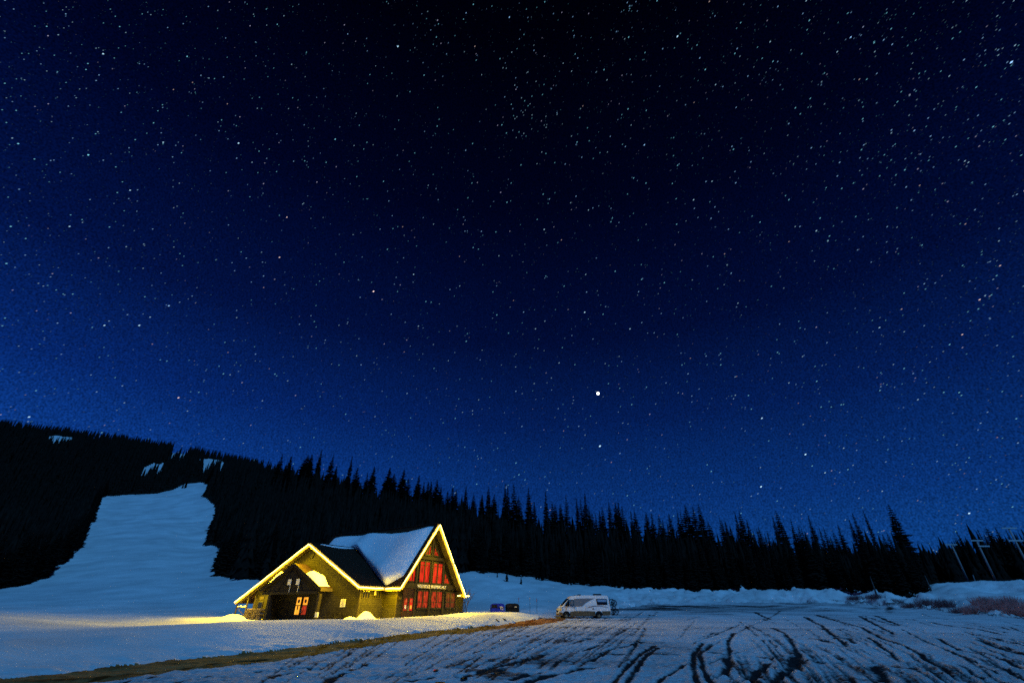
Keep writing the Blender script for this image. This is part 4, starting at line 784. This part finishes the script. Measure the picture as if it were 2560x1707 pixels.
for px, py, l in ((1244, 1552.5, 'short dark stick poking out of the berm snow'), (1262, 1550.5, 'forked dark stick poking out of the berm snow')):
    y0 = 46.0; lo, hi = 20., 60.
    for yy in np.arange(30, 60, .1):
        p = at(px, py, yy)
        if top_z(p.x, yy) >= p.z: break
    b = MB(); b.tube([(-.16, 0, .16), (.02, 0, .02), (.16, .02, -.04)], [.05, .06, .04], 6)
    if 'forked' in l: b.tube([(0, 0, .03), (.10, .02, .16)], [.04, .02], 5)
    o = tag(b.build('stick', M['bark']), l, 'stick', 'dark sticks on the berm'); o.location = (p.x, yy, p.z + .02)
for px, py, w_, h_, l in ((1090, 1674, .07, .05, 'small puddle reflecting yellow light, farthest of the wet ruts'), (1160, 1697, .09, .05, 'small bright puddle in the rut at the bottom of the lot'), (1100, 1705, .12, .05, 'largest yellow glinting puddle at the bottom edge of the lot')):
    x, y = onlot(px, py); z = max(top_z(x + a * .1, y + c * .1) for a in (-2, 0, 2) for c in (-1, 0, 1)); pm = MB().disc((0, 0, 0), 1, 'z', .02, 24); pm.v = [(a * w_, c * h_ * 3.0, e) for a, c, e in pm.v]
    o = tag(pm.build('puddle', mat('puddle_water', (.01, .008, .006), .03, .8)), l, None, None, 'structure'); o.location = (x, y, z + .004)

# ------------------------------------------------------------------ utility poles, far right
def upole(name, top, basepx, y, arms, label):
    tp = at(top[0], top[1], y); z0 = top_z(tp.x, y) - .3; h = tp.z - z0
    root = empty('utility_pole', (tp.x, y, z0), 0, label, 'utility pole', 'wooden utility poles beyond the snow mounds')
    MB().tube([(0, 0, 0), (0, 0, h * .5), (0, 0, h)], [.24, .20, .16], 10).build('pole', M['pole'], root, True)
    for px0, px1, py in arms:
        a = at(px0, py, y); c = at(px1, py, y); w = (c - a).length / 2; z = (a.z + c.z) / 2 - z0; mx = (a.x + c.x) / 2 - tp.x
        ar = MB().box(mx - w, mx + w, -.24, -.10, z - .13, z + .13).build('crossarm', M['arm'], root)
        ins = MB()
        for k in (-.9, -.45, .45, .9): ins.disc((mx + w * k, -.17, z + .17), .06, 'z', .16, 8)
        ins.build('insulators', M['grey'], ar)
upole('a', (2378, 1359), None, 118, [(2361, 2391, 1361)], 'leftmost utility pole with a single dark crossarm')
upole('b', (2440, 1349), None, 112, [(2425, 2456, 1351), (2444, 2472, 1365)], 'utility pole with two pale crossarms, left of the tallest pole')
upole('c', (2521, 1319), None, 108, [(2502, 2540, 1320), (2519, 2556, 1351)], 'tallest utility pole with two wide crossarms, nearest the photo edge')
p = at(2434, 1445, 112); o = tag(MB().tube([(0, 0, -1), (0, 0, 1.4)], .12, 8).build('short_post', M['pole']), 'short leaning post stub between two utility poles', 'post'); o.location = (p.x, 112, top_z(p.x, 112)); o.rotation_euler = (0, .1, 0)

# ------------------------------------------------------------------ red twig shrubs on the bank
BUSH = [(2545, 1530, 68, 1.9, 1), (2490, 1531, 72, 1.7, 1), (2440, 1528, 75, 1.6, 1), (2525, 1520, 74, 1.6, 1), (2400, 1519, 79, 1.35, 0), (2360, 1516, 84, 1.5, 0), (2315, 1511, 88, 1.5, 0), (2275, 1507, 92, 1.2, 0), (2590, 1535, 64, 2.0, 1), (2465, 1516, 79, 1.4, 1), (2232, 1502, 96, 1.1, 0), (2190, 1499, 99, 1.0, 0), (2140, 1497, 102, .9, 0), (2075, 1497, 105, .8, 0)]
for i, (px, py, y, h, red) in enumerate(BUSH):
    p = at(px, py, y); z0 = top_z(p.x, y) - .1
    V_, F_ = [], []
    for k in range(520):
        a = rnd.uniform(0, 6.283); r0 = rnd.uniform(0, .95) * 1.75; b0 = Vector((r0 * math.cos(a), .8 * r0 * math.sin(a), 0)); d_ = Vector((rnd.uniform(-.6, .6) + .35 * math.cos(a), rnd.uniform(-.6, .6) + .3 * math.sin(a), 1)).normalized()
        q = b0; wd = .022; l = h * rnd.uniform(.4, .95)
        for s_ in range(3):
            q2 = q + d_ * l / 3; e = Vector((rnd.uniform(-1, 1), rnd.uniform(-1, 1), 0)).normalized() * wd; e2_ = d_.cross(e).normalized() * wd; kk = len(V_)
            V_ += [q + e, q - e * .5 + e2_, q - e * .5 - e2_, q2 + e * .6, q2 - e * .3 + e2_ * .6, q2 - e * .3 - e2_ * .6]
            F_ += [(kk, kk+1, kk+4, kk+3), (kk+1, kk+2, kk+5, kk+4), (kk+2, kk, kk+3, kk+5)]
            q = q2; wd *= .72; d_ = (d_ + Vector((rnd.uniform(-.4, .4), rnd.uniform(-.4, .4), .05))).normalized()
    o = np_mesh('twig_shrub', np.array([tuple(v) for v in V_]), np.array(F_), M['twig'] if red else M['twig_dark'], False); o.location = (p.x, y, z0)
    names = ['reddest shrub at the photo edge on the bank', 'red twiggy shrub second from the photo edge', 'red twiggy shrub at the near end of the shrub row', 'red twiggy shrub behind the second one from the edge', 'low purple brown shrub just past a snowy gap', 'dark purple brown shrub under the snow mound', 'dark brown shrub in the middle of the bank row', 'smallest dark shrub at the far end of the bank row', 'red shrub cut off by the photo edge', 'small red shrub standing behind the near shrub row', 'low dark shrub at the foot of the bank below the leaning dead trunk', 'low dark shrub at the bank foot just left of the leaning dead trunk', 'low dark shrub at the bank foot under the tallest spruce', 'lowest dark shrub at the bank foot where the lot bends']
    tag(o, names[i], 'shrub', 'twiggy shrubs along the snow bank')
# bare lit shrub at the far corner of the hut
c = hw(12.4, -1.2, 0); z0 = top_z(c.x, c.y); sh = MB()
def branch(p, d_, l, r, dep):
    q = p + d_ * l; sh.tube([p, p.lerp(q, .5) + Vector((rnd.uniform(-.05,.05), rnd.uniform(-.05,.05), 0)), q], [r, r * .8, r * .6], 5)
    if dep:
        for k in range(3): branch(p.lerp(q, rnd.uniform(.4, 1)), (d_ + Vector((rnd.uniform(-.8, .8), rnd.uniform(-.8, .8), rnd.uniform(-.1, .3)))).normalized(), l * .62, r * .55, dep - 1)
for k in range(6): branch(Vector((rnd.uniform(-.2, .2), rnd.uniform(-.2, .2), -.1)), Vector((rnd.uniform(-.4, .4), rnd.uniform(-.4, .4), 1)).normalized(), rnd.uniform(1.2, 2.2), .03, 3)
o = tag(sh.build('bare_shrub', M['timber_mid']), 'leafless shrub with lit twigs at the far corner of the hut', 'shrub'); o.location = (c.x, c.y, z0)

# ------------------------------------------------------------------ conifers
def conifer_crown(H, Wd, seed, whorls=34, per=10):
    r_ = random.Random(seed); V_, F_ = [], []
    z = H * .05
    for w in range(whorls):
        t = w / (whorls - 1); zc = H * (.04 + .955 * t ** .92); rad = Wd * (1 - t) ** .78 * r_.uniform(.72, 1.12) + .10
        m = per if t < .8 else 6
        for k in range(m):
            if r_.random() < .10: continue
            a = 2 * math.pi * (k + r_.random() * .8) / m + w * .7; L_ = rad * r_.uniform(.65, 1.18); dr = -.22 - .30 * (1 - t) + r_.uniform(-.1, .12)
            d_ = Vector((math.cos(a), math.sin(a), 0)); sd = Vector((-math.sin(a), math.cos(a), 0)); zz = zc + r_.uniform(-.2, .2) * H / whorls
            wid = max(.16, L_ * .30); up = Vector((0, 0, 1)); kk = len(V_)
            p0 = Vector((0, 0, zz)); p1 = d_ * L_ * .45 + up * (zz + dr * L_ * .35); p2 = d_ * L_ + up * (zz + dr * L_ * .9 + .10 * L_)
            hang = up * -(.10 * L_ + .12)
            V_ += [p0, p1 + sd * wid, p1 - sd * wid, p2, p1 + hang * 1.4, p2 + hang * .2 + sd * wid * .4, p2 * .78 + p0 * .22 + sd * wid * .75 + hang, p2 * .78 + p0 * .22 - sd * wid * .75 + hang]
            F_ += [(kk, kk+1, kk+3), (kk, kk+3, kk+2), (kk, kk+4, kk+3), (kk+1, kk+6, kk+3), (kk+2, kk+3, kk+7)]
    kk = len(V_); V_ += [Vector((.06, 0, H * .93)), Vector((-.05, .06, H * .93)), Vector((-.05, -.06, H * .93)), Vector((0, 0, H * 1.03))]; F_ += [(kk, kk+1, kk+3), (kk+1, kk+2, kk+3), (kk+2, kk, kk+3)]
    return np.array([tuple(v) for v in V_]), np.array(F_)
PROTO = []
for i, (wd, wh, pr_) in enumerate(((2.2, 34, 11), (1.75, 38, 10), (2.7, 30, 12), (1.4, 40, 9), (2.0, 26, 10))):
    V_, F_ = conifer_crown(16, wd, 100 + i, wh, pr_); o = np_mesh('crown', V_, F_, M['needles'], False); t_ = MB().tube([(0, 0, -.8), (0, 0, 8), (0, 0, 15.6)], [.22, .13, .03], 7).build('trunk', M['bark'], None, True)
    PROTO.append((o.data, t_.data)); bpy.data.objects.remove(o); bpy.data.objects.remove(t_)
NT = [0]
def tree(x, y, z, h, wide, label, group, k=None):
    k = rnd.randrange(5) if k is None else k; o = bpy.data.objects.new('conifer_tree', None); C.objects.link(o); o.location = (x, y, z); o.rotation_euler = (rnd.uniform(-.012, .012), rnd.uniform(-.012, .012), rnd.uniform(0, 6.28)); s_ = h / 16.4; o.scale = (s_ * wide, s_ * wide, s_); o.empty_display_size = .3
    tag(o, label, 'conifer tree', group)
    for nm, da in zip(('crown', 'trunk'), PROTO[k]):
        c = bpy.data.objects.new(nm, da); C.objects.link(c); c.parent = o
    NT[0] += 1; placed.append((x, y)); return o
placed = []
def zt(S_, ox, oy, L): return [(ox + a / S_, oy + b / S_) for a, b in L]
TIPS = zt(3.675, 640, 1080, [(245,190),(325,220),(480,205),(515,200),(610,150),(710,200),(745,310),(885,215),(940,325),(1025,370),(1090,315),(1235,325),(1275,375),(1360,340),(1400,420),(1500,395),(1545,460),(1585,455),(1612,450),(1665,435),(1700,500),(1760,540),(1812,505),(1845,530),(1930,490),(2000,570),(2080,570),(2137,498),(2190,570)]) + \
 zt(3.675, 1200, 1200, [(20,130),(130,130),(228,35),(255,45),(312,30),(355,150),(447,70),(500,195),(603,95),(660,190),(690,210),(740,210),(788,140),(885,160),(925,170),(955,115),(1000,240),(1025,290),(1060,300),(1095,270),(1120,245),(1183,195),(1245,200),(1270,200),(1300,240),(1385,280),(1420,270),(1525,285),(1575,300),(1640,320),(1680,360),(1735,300),(1720,385),(1810,300),(1840,285),(1875,225),(1945,240),(2005,215),(2095,370),(2195,345),(2255,380),(2295,420)]) + \
 zt(4.704, 1800, 1230, [(10,330),(60,350),(115,395),(165,235),(210,215),(310,320),(430,430),(450,400),(520,480),(610,290),(655,210),(820,320),(900,480),(990,460),(1025,270),(1215,410),(1295,510),(1330,450),(1375,380),(1515,320),(1560,240),(1620,440),(1680,200),(1905,495),(1965,140),(2010,330)]) + \
 zt(9.8, 2380, 1300, [(95,210),(510,330),(600,220),(765,310),(810,150),(1045,160),(1310,240),(1570,340),(1700,230)])
SPECIAL = {(2218, 1260): ('tallest spruce of the skyline with ragged branches, at the end of the dark forest', 2, 1.25), (2157, 1272): ('very narrow smooth pointed conifer left of the tallest spruce', 3, .8), (2132, 1281): ('slender conifer two to the left of the tallest spruce', 1, 1.0), (1939, 1275): ('ragged conifer with gaps in its crown standing alone above the van side of the lot', 2, 1.1), (2018, 1287): ('spire shaped conifer midway between the ragged one and the slender pair', 1, 1.1),
  (806, 1121): ('tallest conifer behind the low gable of the hut', 1, 1.1), (881, 1139): ('lone thin conifer with open top behind the snowy hut roof', 3, 1.1), (833, 1134): ('broad conifer between the tallest and the thin open topped one behind the hut', 2, 1.0), (1222, 1216): ('broad pointed conifer above the blue bin', 2, 1.0), (1364, 1224): ('slim spire conifer standing clear in the skyline left of the van', 1, 1.0), (1322, 1219): ('dense conifer with wide top above the marker stakes', 0, 1.1), (1460, 1231): ('tallest conifer above the van roof', 1, 1.1),
  (2390, 1321): ('pointed conifer beside the leftmost utility pole', 1, 1.1), (707, 1132): ('leftmost conifer standing up behind the hut', 2, 1.0), (1845, 1276): ('broad double topped conifer where the lot bends', 2, 1.1)}
def zone(px):
    for lim, t in ((1000, 'behind the low porch wing of the hut'), (1180, 'behind the steep gable of the hut'), (1400, 'above the bins and stakes'), (1640, 'above the camper van'), (1900, 'right of the camper van'), (2340, 'along the far end of the lot')):
        if px < lim: return t
    return 'among the utility poles'
rr_ = sorted(RIDGE)
for px, py in TIPS:
    y = float(np.interp(px, [p[0] for p in rr_], [p[2] for p in rr_])) * rnd.uniform(.86, .98)
    if px > 2340: y = rnd.uniform(128, 150)
    for _ in range(30):
        p = at(px, py, y); z0 = gz(p.x, y); h = p.z - z0
        if h > 23 and y < 270: y += 4
        elif h < 9: y -= 4
        else: break
    sp_ = next((v for k_, v in SPECIAL.items() if abs(k_[0] - px) < 1.6 and abs(k_[1] - py) < 2.5), None)
    if sp_: tree(p.x, y, z0 - .3, h + .5, sp_[2], sp_[0], 'conifers breaking the skyline', sp_[1])
    else: tree(p.x, y, z0 - .3, h + .5, rnd.uniform(1.6, 2.3) if px < 1150 else rnd.uniform(1.0, 1.5), 'dark conifer whose tip breaks the skyline ' + zone(px), 'conifers breaking the skyline')
# front rows along the open snow
EDGE = [(1130, 1434, 119)] + BANK[:-1] + [(2240, 1484, 100), (2322, 1481, 99)]
for row, (k_, dy) in enumerate(((70, 1.0), (40, 5.5))):
    for i in range(k_):
        px = 1135 + (2318 - 1135) * (i + rnd.uniform(.1, .9)) / k_
        y = float(np.interp(px, [e[0] for e in EDGE], [e[2] for e in EDGE])) + dy + rnd.uniform(0, 3); p = at(px, 1460, y); z = gz(p.x, y)
        pr = to_px(np.array([p.x]), np.array([y]), np.array([z]))[1][0]
        tree(p.x, y, z - .3, rnd.uniform(8.5, 14) * (1 if row else rnd.choice((.55, .8, 1, 1))), rnd.uniform(.9, 1.3), 'dark conifer at the front edge of the forest ' + zone(px), 'conifers at the forest edge')
LE = [(-60, 1478, 104), (0, 1472, 110), (60, 1466, 114), (110, 1448, 122), (170, 1396, 150), (205, 1345, 182), (225, 1300, 217), (245, 1255, 258), (263, 1241, 282)]
for i in range(64):
    t_ = (i + rnd.random()) / 64 * (len(LE) - 1); a = LE[int(t_)]; c = LE[min(int(t_) + 1, len(LE) - 1)]; q = t_ - int(t_)
    px = a[0] + (c[0] - a[0]) * q - rnd.uniform(-3, 12); y = a[2] + (c[2] - a[2]) * q + rnd.uniform(0, 3); p = at(px, a[1] + (c[1] - a[1]) * q, y)
    tree(p.x, y, gz(p.x, y) - .3, rnd.uniform(6, 13), rnd.uniform(1.1, 1.5), 'dark conifer lining the left edge of the snowy ski run', 'conifers along the ski run')
RE = [(512, 1206, 330), (505, 1232, 318), (532, 1262, 275), (540, 1290, 240), (520, 1330, 210), (506, 1360, 188), (552, 1368, 172), (537, 1400, 150), (532, 1437, 122), (570, 1445, 115), (640, 1449, 108), (720, 1446, 108)]
for i in range(40):
    t_ = (i + rnd.random()) / 40 * (len(RE) - 1); a = RE[int(t_)]; c = RE[min(int(t_) + 1, len(RE) - 1)]; q = t_ - int(t_)
    px = a[0] + (c[0] - a[0]) * q + rnd.uniform(5, 16); y = a[2] + (c[2] - a[2]) * q + rnd.uniform(0, 4); p = at(px, a[1] + (c[1] - a[1]) * q, y)
    tree(p.x, y, gz(p.x, y) - .3, rnd.uniform(7, 14), rnd.uniform(1.1, 1.5), 'dark conifer lining the hut side of the snowy ski run', 'conifers along the ski run')
# saplings poking out of the snow slope
for i, (px, py, h) in enumerate(((1267, 1459, 2.6), (1303, 1468, 1.8), (1243, 1449, 1.2), (1355, 1451, 3.0), (1341, 1448, 2.4), (1347, 1446, 2.2), (1428, 1464, 2.0), (1477, 1464, 2.4), (1498, 1465, 1.5), (1591, 1468, 2.2), (1420, 1467, 1.2), (1387, 1452, 2.4), (1398, 1453, 2.0), (1635, 1473, 2.4), (1560, 1465, 1.6), (458, 1232, 6.0), (450, 1236, 4.0), (1205, 1436, 5.5), (1215, 1433, 4.5))):
    y = float(np.interp(px, [e[0] for e in BANK], [e[2] for e in BANK])) - (py - float(np.interp(px, [e[0] for e in BANK], [e[1] for e in BANK]))) * .5 if px > 1000 else 318.0
    p = at(px, py, y); z = top_z(p.x, y)
    l = {0: 'largest lone sapling in the middle of the snow slope', 1: 'lone tiny sapling above the blue bin side of the snow slope', 2: 'smallest sapling near the top of the snow slope'}.get(i, 'small dark sapling sticking out of the snow close below the forest edge' if px > 1000 else 'young conifer at the very top of the ski run')
    tree(p.x, y, z - .1, h, 1.3, l, 'saplings on the open snow', 0)
# bare dead trunks among the trees
for px, py0, py1, y, l in ((1101, 1295, 1262, 200, 'bare pale dead trunk above the steep gable peak'), (2329, 1478, 1436, 99, 'pale leaning dead trunk at the end of the forest by the snow mounds'), (2186, 1470, 1440, 101, 'thin pale dead trunk in the forest edge at the end of the lot'), (1246, 1300, 1247, 192, 'tall bare dead trunk on the skyline above the bins'), (1412, 1318, 1297, 180, 'short bare dead trunk on the skyline left of the van'), (902, 1232, 1205, 215, 'bare pale dead trunk behind the snowy hut roof')):
    a = at(px, py0, y); c = at(px - (px - 1280) * .0004 * (py0 - py1), py1, y)
    r = empty('dead_tree', (c.x, y, gz(c.x, y) - .3), rnd.random() * 6, l, 'dead tree'); h = c.z - gz(c.x, y) + .3
    MB().tube([(0, 0, 0), (.05, 0, h * .5), (0, 0, h)], [.18, .12, .03], 7).build('trunk', M['deadwood'], r, True)
    for k in range(0 if px > 2000 else 6):
        z = h * rnd.uniform(.5, .95); a_ = rnd.uniform(0, 6.28); MB().tube([(0, 0, z), (math.cos(a_) * .8, math.sin(a_) * .8, z + .2)], [.03, .01], 4).build('branch', M['deadwood'], r)
# the rest of the forest: one mass of simpler trees
cand = []
for y0, y1, st_ in ((100, 185, 2.9), (185, 300, 4.0), (300, 510, 5.2)):
    yy = np.arange(y0, y1, st_); xx = np.arange(-1.55 * y1, 1.45 * y1, st_); gx_, gy_ = np.meshgrid(xx, yy); cand.append(np.stack([gx_.ravel() + rng.uniform(-.45, .45, gx_.size) * st_, gy_.ravel() + rng.uniform(-.45, .45, gx_.size) * st_], 1))
P_ = np.concatenate(cand); Zc = base_z(P_[:, 0], P_[:, 1]); tx, ty = to_px(P_[:, 0], P_[:, 1], Zc)
ok = forest_mask(P_[:, 0], P_[:, 1], Zc) & (tx > -260) & (tx < 2900)
ridge_y = np.interp(tx, [p[0] for p in rr_], [p[2] for p in rr_]); ok &= np.where(tx > 655, P_[:, 1] < ridge_y + np.where(tx < 900, 34, 6), True)
front = np.interp(tx, [e[0] for e in sorted(BANK)], [e[2] for e in sorted(BANK)]) + 7; ok &= np.where(tx > 1185, P_[:, 1] > front, True); ok &= np.where(tx > 2330, P_[:, 1] > 124, True)
# keep crowns out of the ski run: a tree needs forest a little to both sides of it
for o_ in (-3, 3): ok &= forest_mask(P_[:, 0] + o_ * P_[:, 1] / 230, P_[:, 1], Zc) | (tx > 1100)
P_, Zc, tx = P_[ok], Zc[ok], tx[ok]
pa = np.array(placed); keep = np.ones(len(P_), bool)
for i in range(0, len(P_), 2000): keep[i:i+2000] = (((P_[i:i+2000, None] - pa[None]) ** 2).sum(-1).min(1) > 1.6)
P_, Zc, tx = P_[keep], Zc[keep], tx[keep]; nT = len(P_)
Hh = rng.uniform(8.5, 14.5, nT); SKYB = [(-300, 1026), (0, 1046), (100, 1057), (200, 1071), (300, 1083), (400, 1098), (500, 1117), (600, 1138), (655, 1150), (700, 1160), (750, 1170), (850, 1192), (900, 1200), (1000, 1220), (1050, 1230), (1200, 1264), (1400, 1296), (1600, 1324), (1800, 1340), (2000, 1354), (2200, 1376), (2270, 1384), (2385, 1384), (2400, 1352), (2560, 1345), (2900, 1340)]
vv = (853.5 - np.interp(tx, [p[0] for p in SKYB], [p[1] for p in SKYB])) / FPX; ztop = CAMH + (sp + vv * cp) * P_[:, 1] / (cp - vv * sp)
Hh = Hh * np.where(tx < 655, rng.choice([.75, 1, 1.2], nT), 1); Hh = np.clip(np.minimum(Hh, ztop - Zc - rng.uniform(-1.5, 3.6, nT) + np.where((rng.random(nT) > .72) & (tx > 655), 6 * rng.random(nT), 0)), .8, None); Rw = Hh * rng.uniform(.11, .16, nT)
tiers, star = 7, 10
tv = []; tf = []
for q in range(tiers):
    t0 = q / tiers; zb = .04 + t0 * .9; zt_ = min(1.0, zb + .30); rad = (1 - t0) ** .85
    k = len(tv); tv.append((0, 0, zt_))
    for j in range(star): a = 2 * math.pi * j / star + q * .5; m_ = 1.0 if j % 2 == 0 else .55; tv.append((rad * m_ * math.cos(a), rad * m_ * math.sin(a), zb - .035 * (j % 2 == 0)))
    tf += [(k, k + 1 + j, k + 1 + (j + 1) % star) for j in range(star)]
tv = np.array(tv); tf = np.array(tf); an = rng.uniform(0, 6.28, nT); ca, sa = np.cos(an), np.sin(an)
jit = 1 + rng.uniform(-.28, .28, (nT, len(tv)))
bx = (tv[None, :, 0] * jit) * Rw[:, None]; by = (tv[None, :, 1] * jit) * Rw[:, None]
VX = P_[:, 0, None] + bx * ca[:, None] - by * sa[:, None]; VY = P_[:, 1, None] + bx * sa[:, None] + by * ca[:, None]; VZ = Zc[:, None] - .3 + tv[None, :, 2] * Hh[:, None]
VV = np.stack([VX, VY, VZ], -1).reshape(-1, 3); FF = (tf[None] + (np.arange(nT) * len(tv))[:, None, None]).reshape(-1, 3)
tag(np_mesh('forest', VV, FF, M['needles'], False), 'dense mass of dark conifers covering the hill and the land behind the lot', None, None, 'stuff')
# far wooded skyline beyond the poles
fx = rng.uniform(420, 900, 900); fy = rng.uniform(560, 640, 900); fz = base_z(fx, fy); hh = rng.uniform(8, 13, 900)
VV = np.stack([fx[:, None] + tv[None, :, 0] * 2.4, fy[:, None] + tv[None, :, 1] * 2.4, fz[:, None] + tv[None, :, 2] * hh[:, None]], -1).reshape(-1, 3); FF = (tf[None] + (np.arange(900) * len(tv))[:, None, None]).reshape(-1, 3)
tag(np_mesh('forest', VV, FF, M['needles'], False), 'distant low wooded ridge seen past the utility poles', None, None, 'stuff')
print('TREES', NT[0], 'FILL', nT)
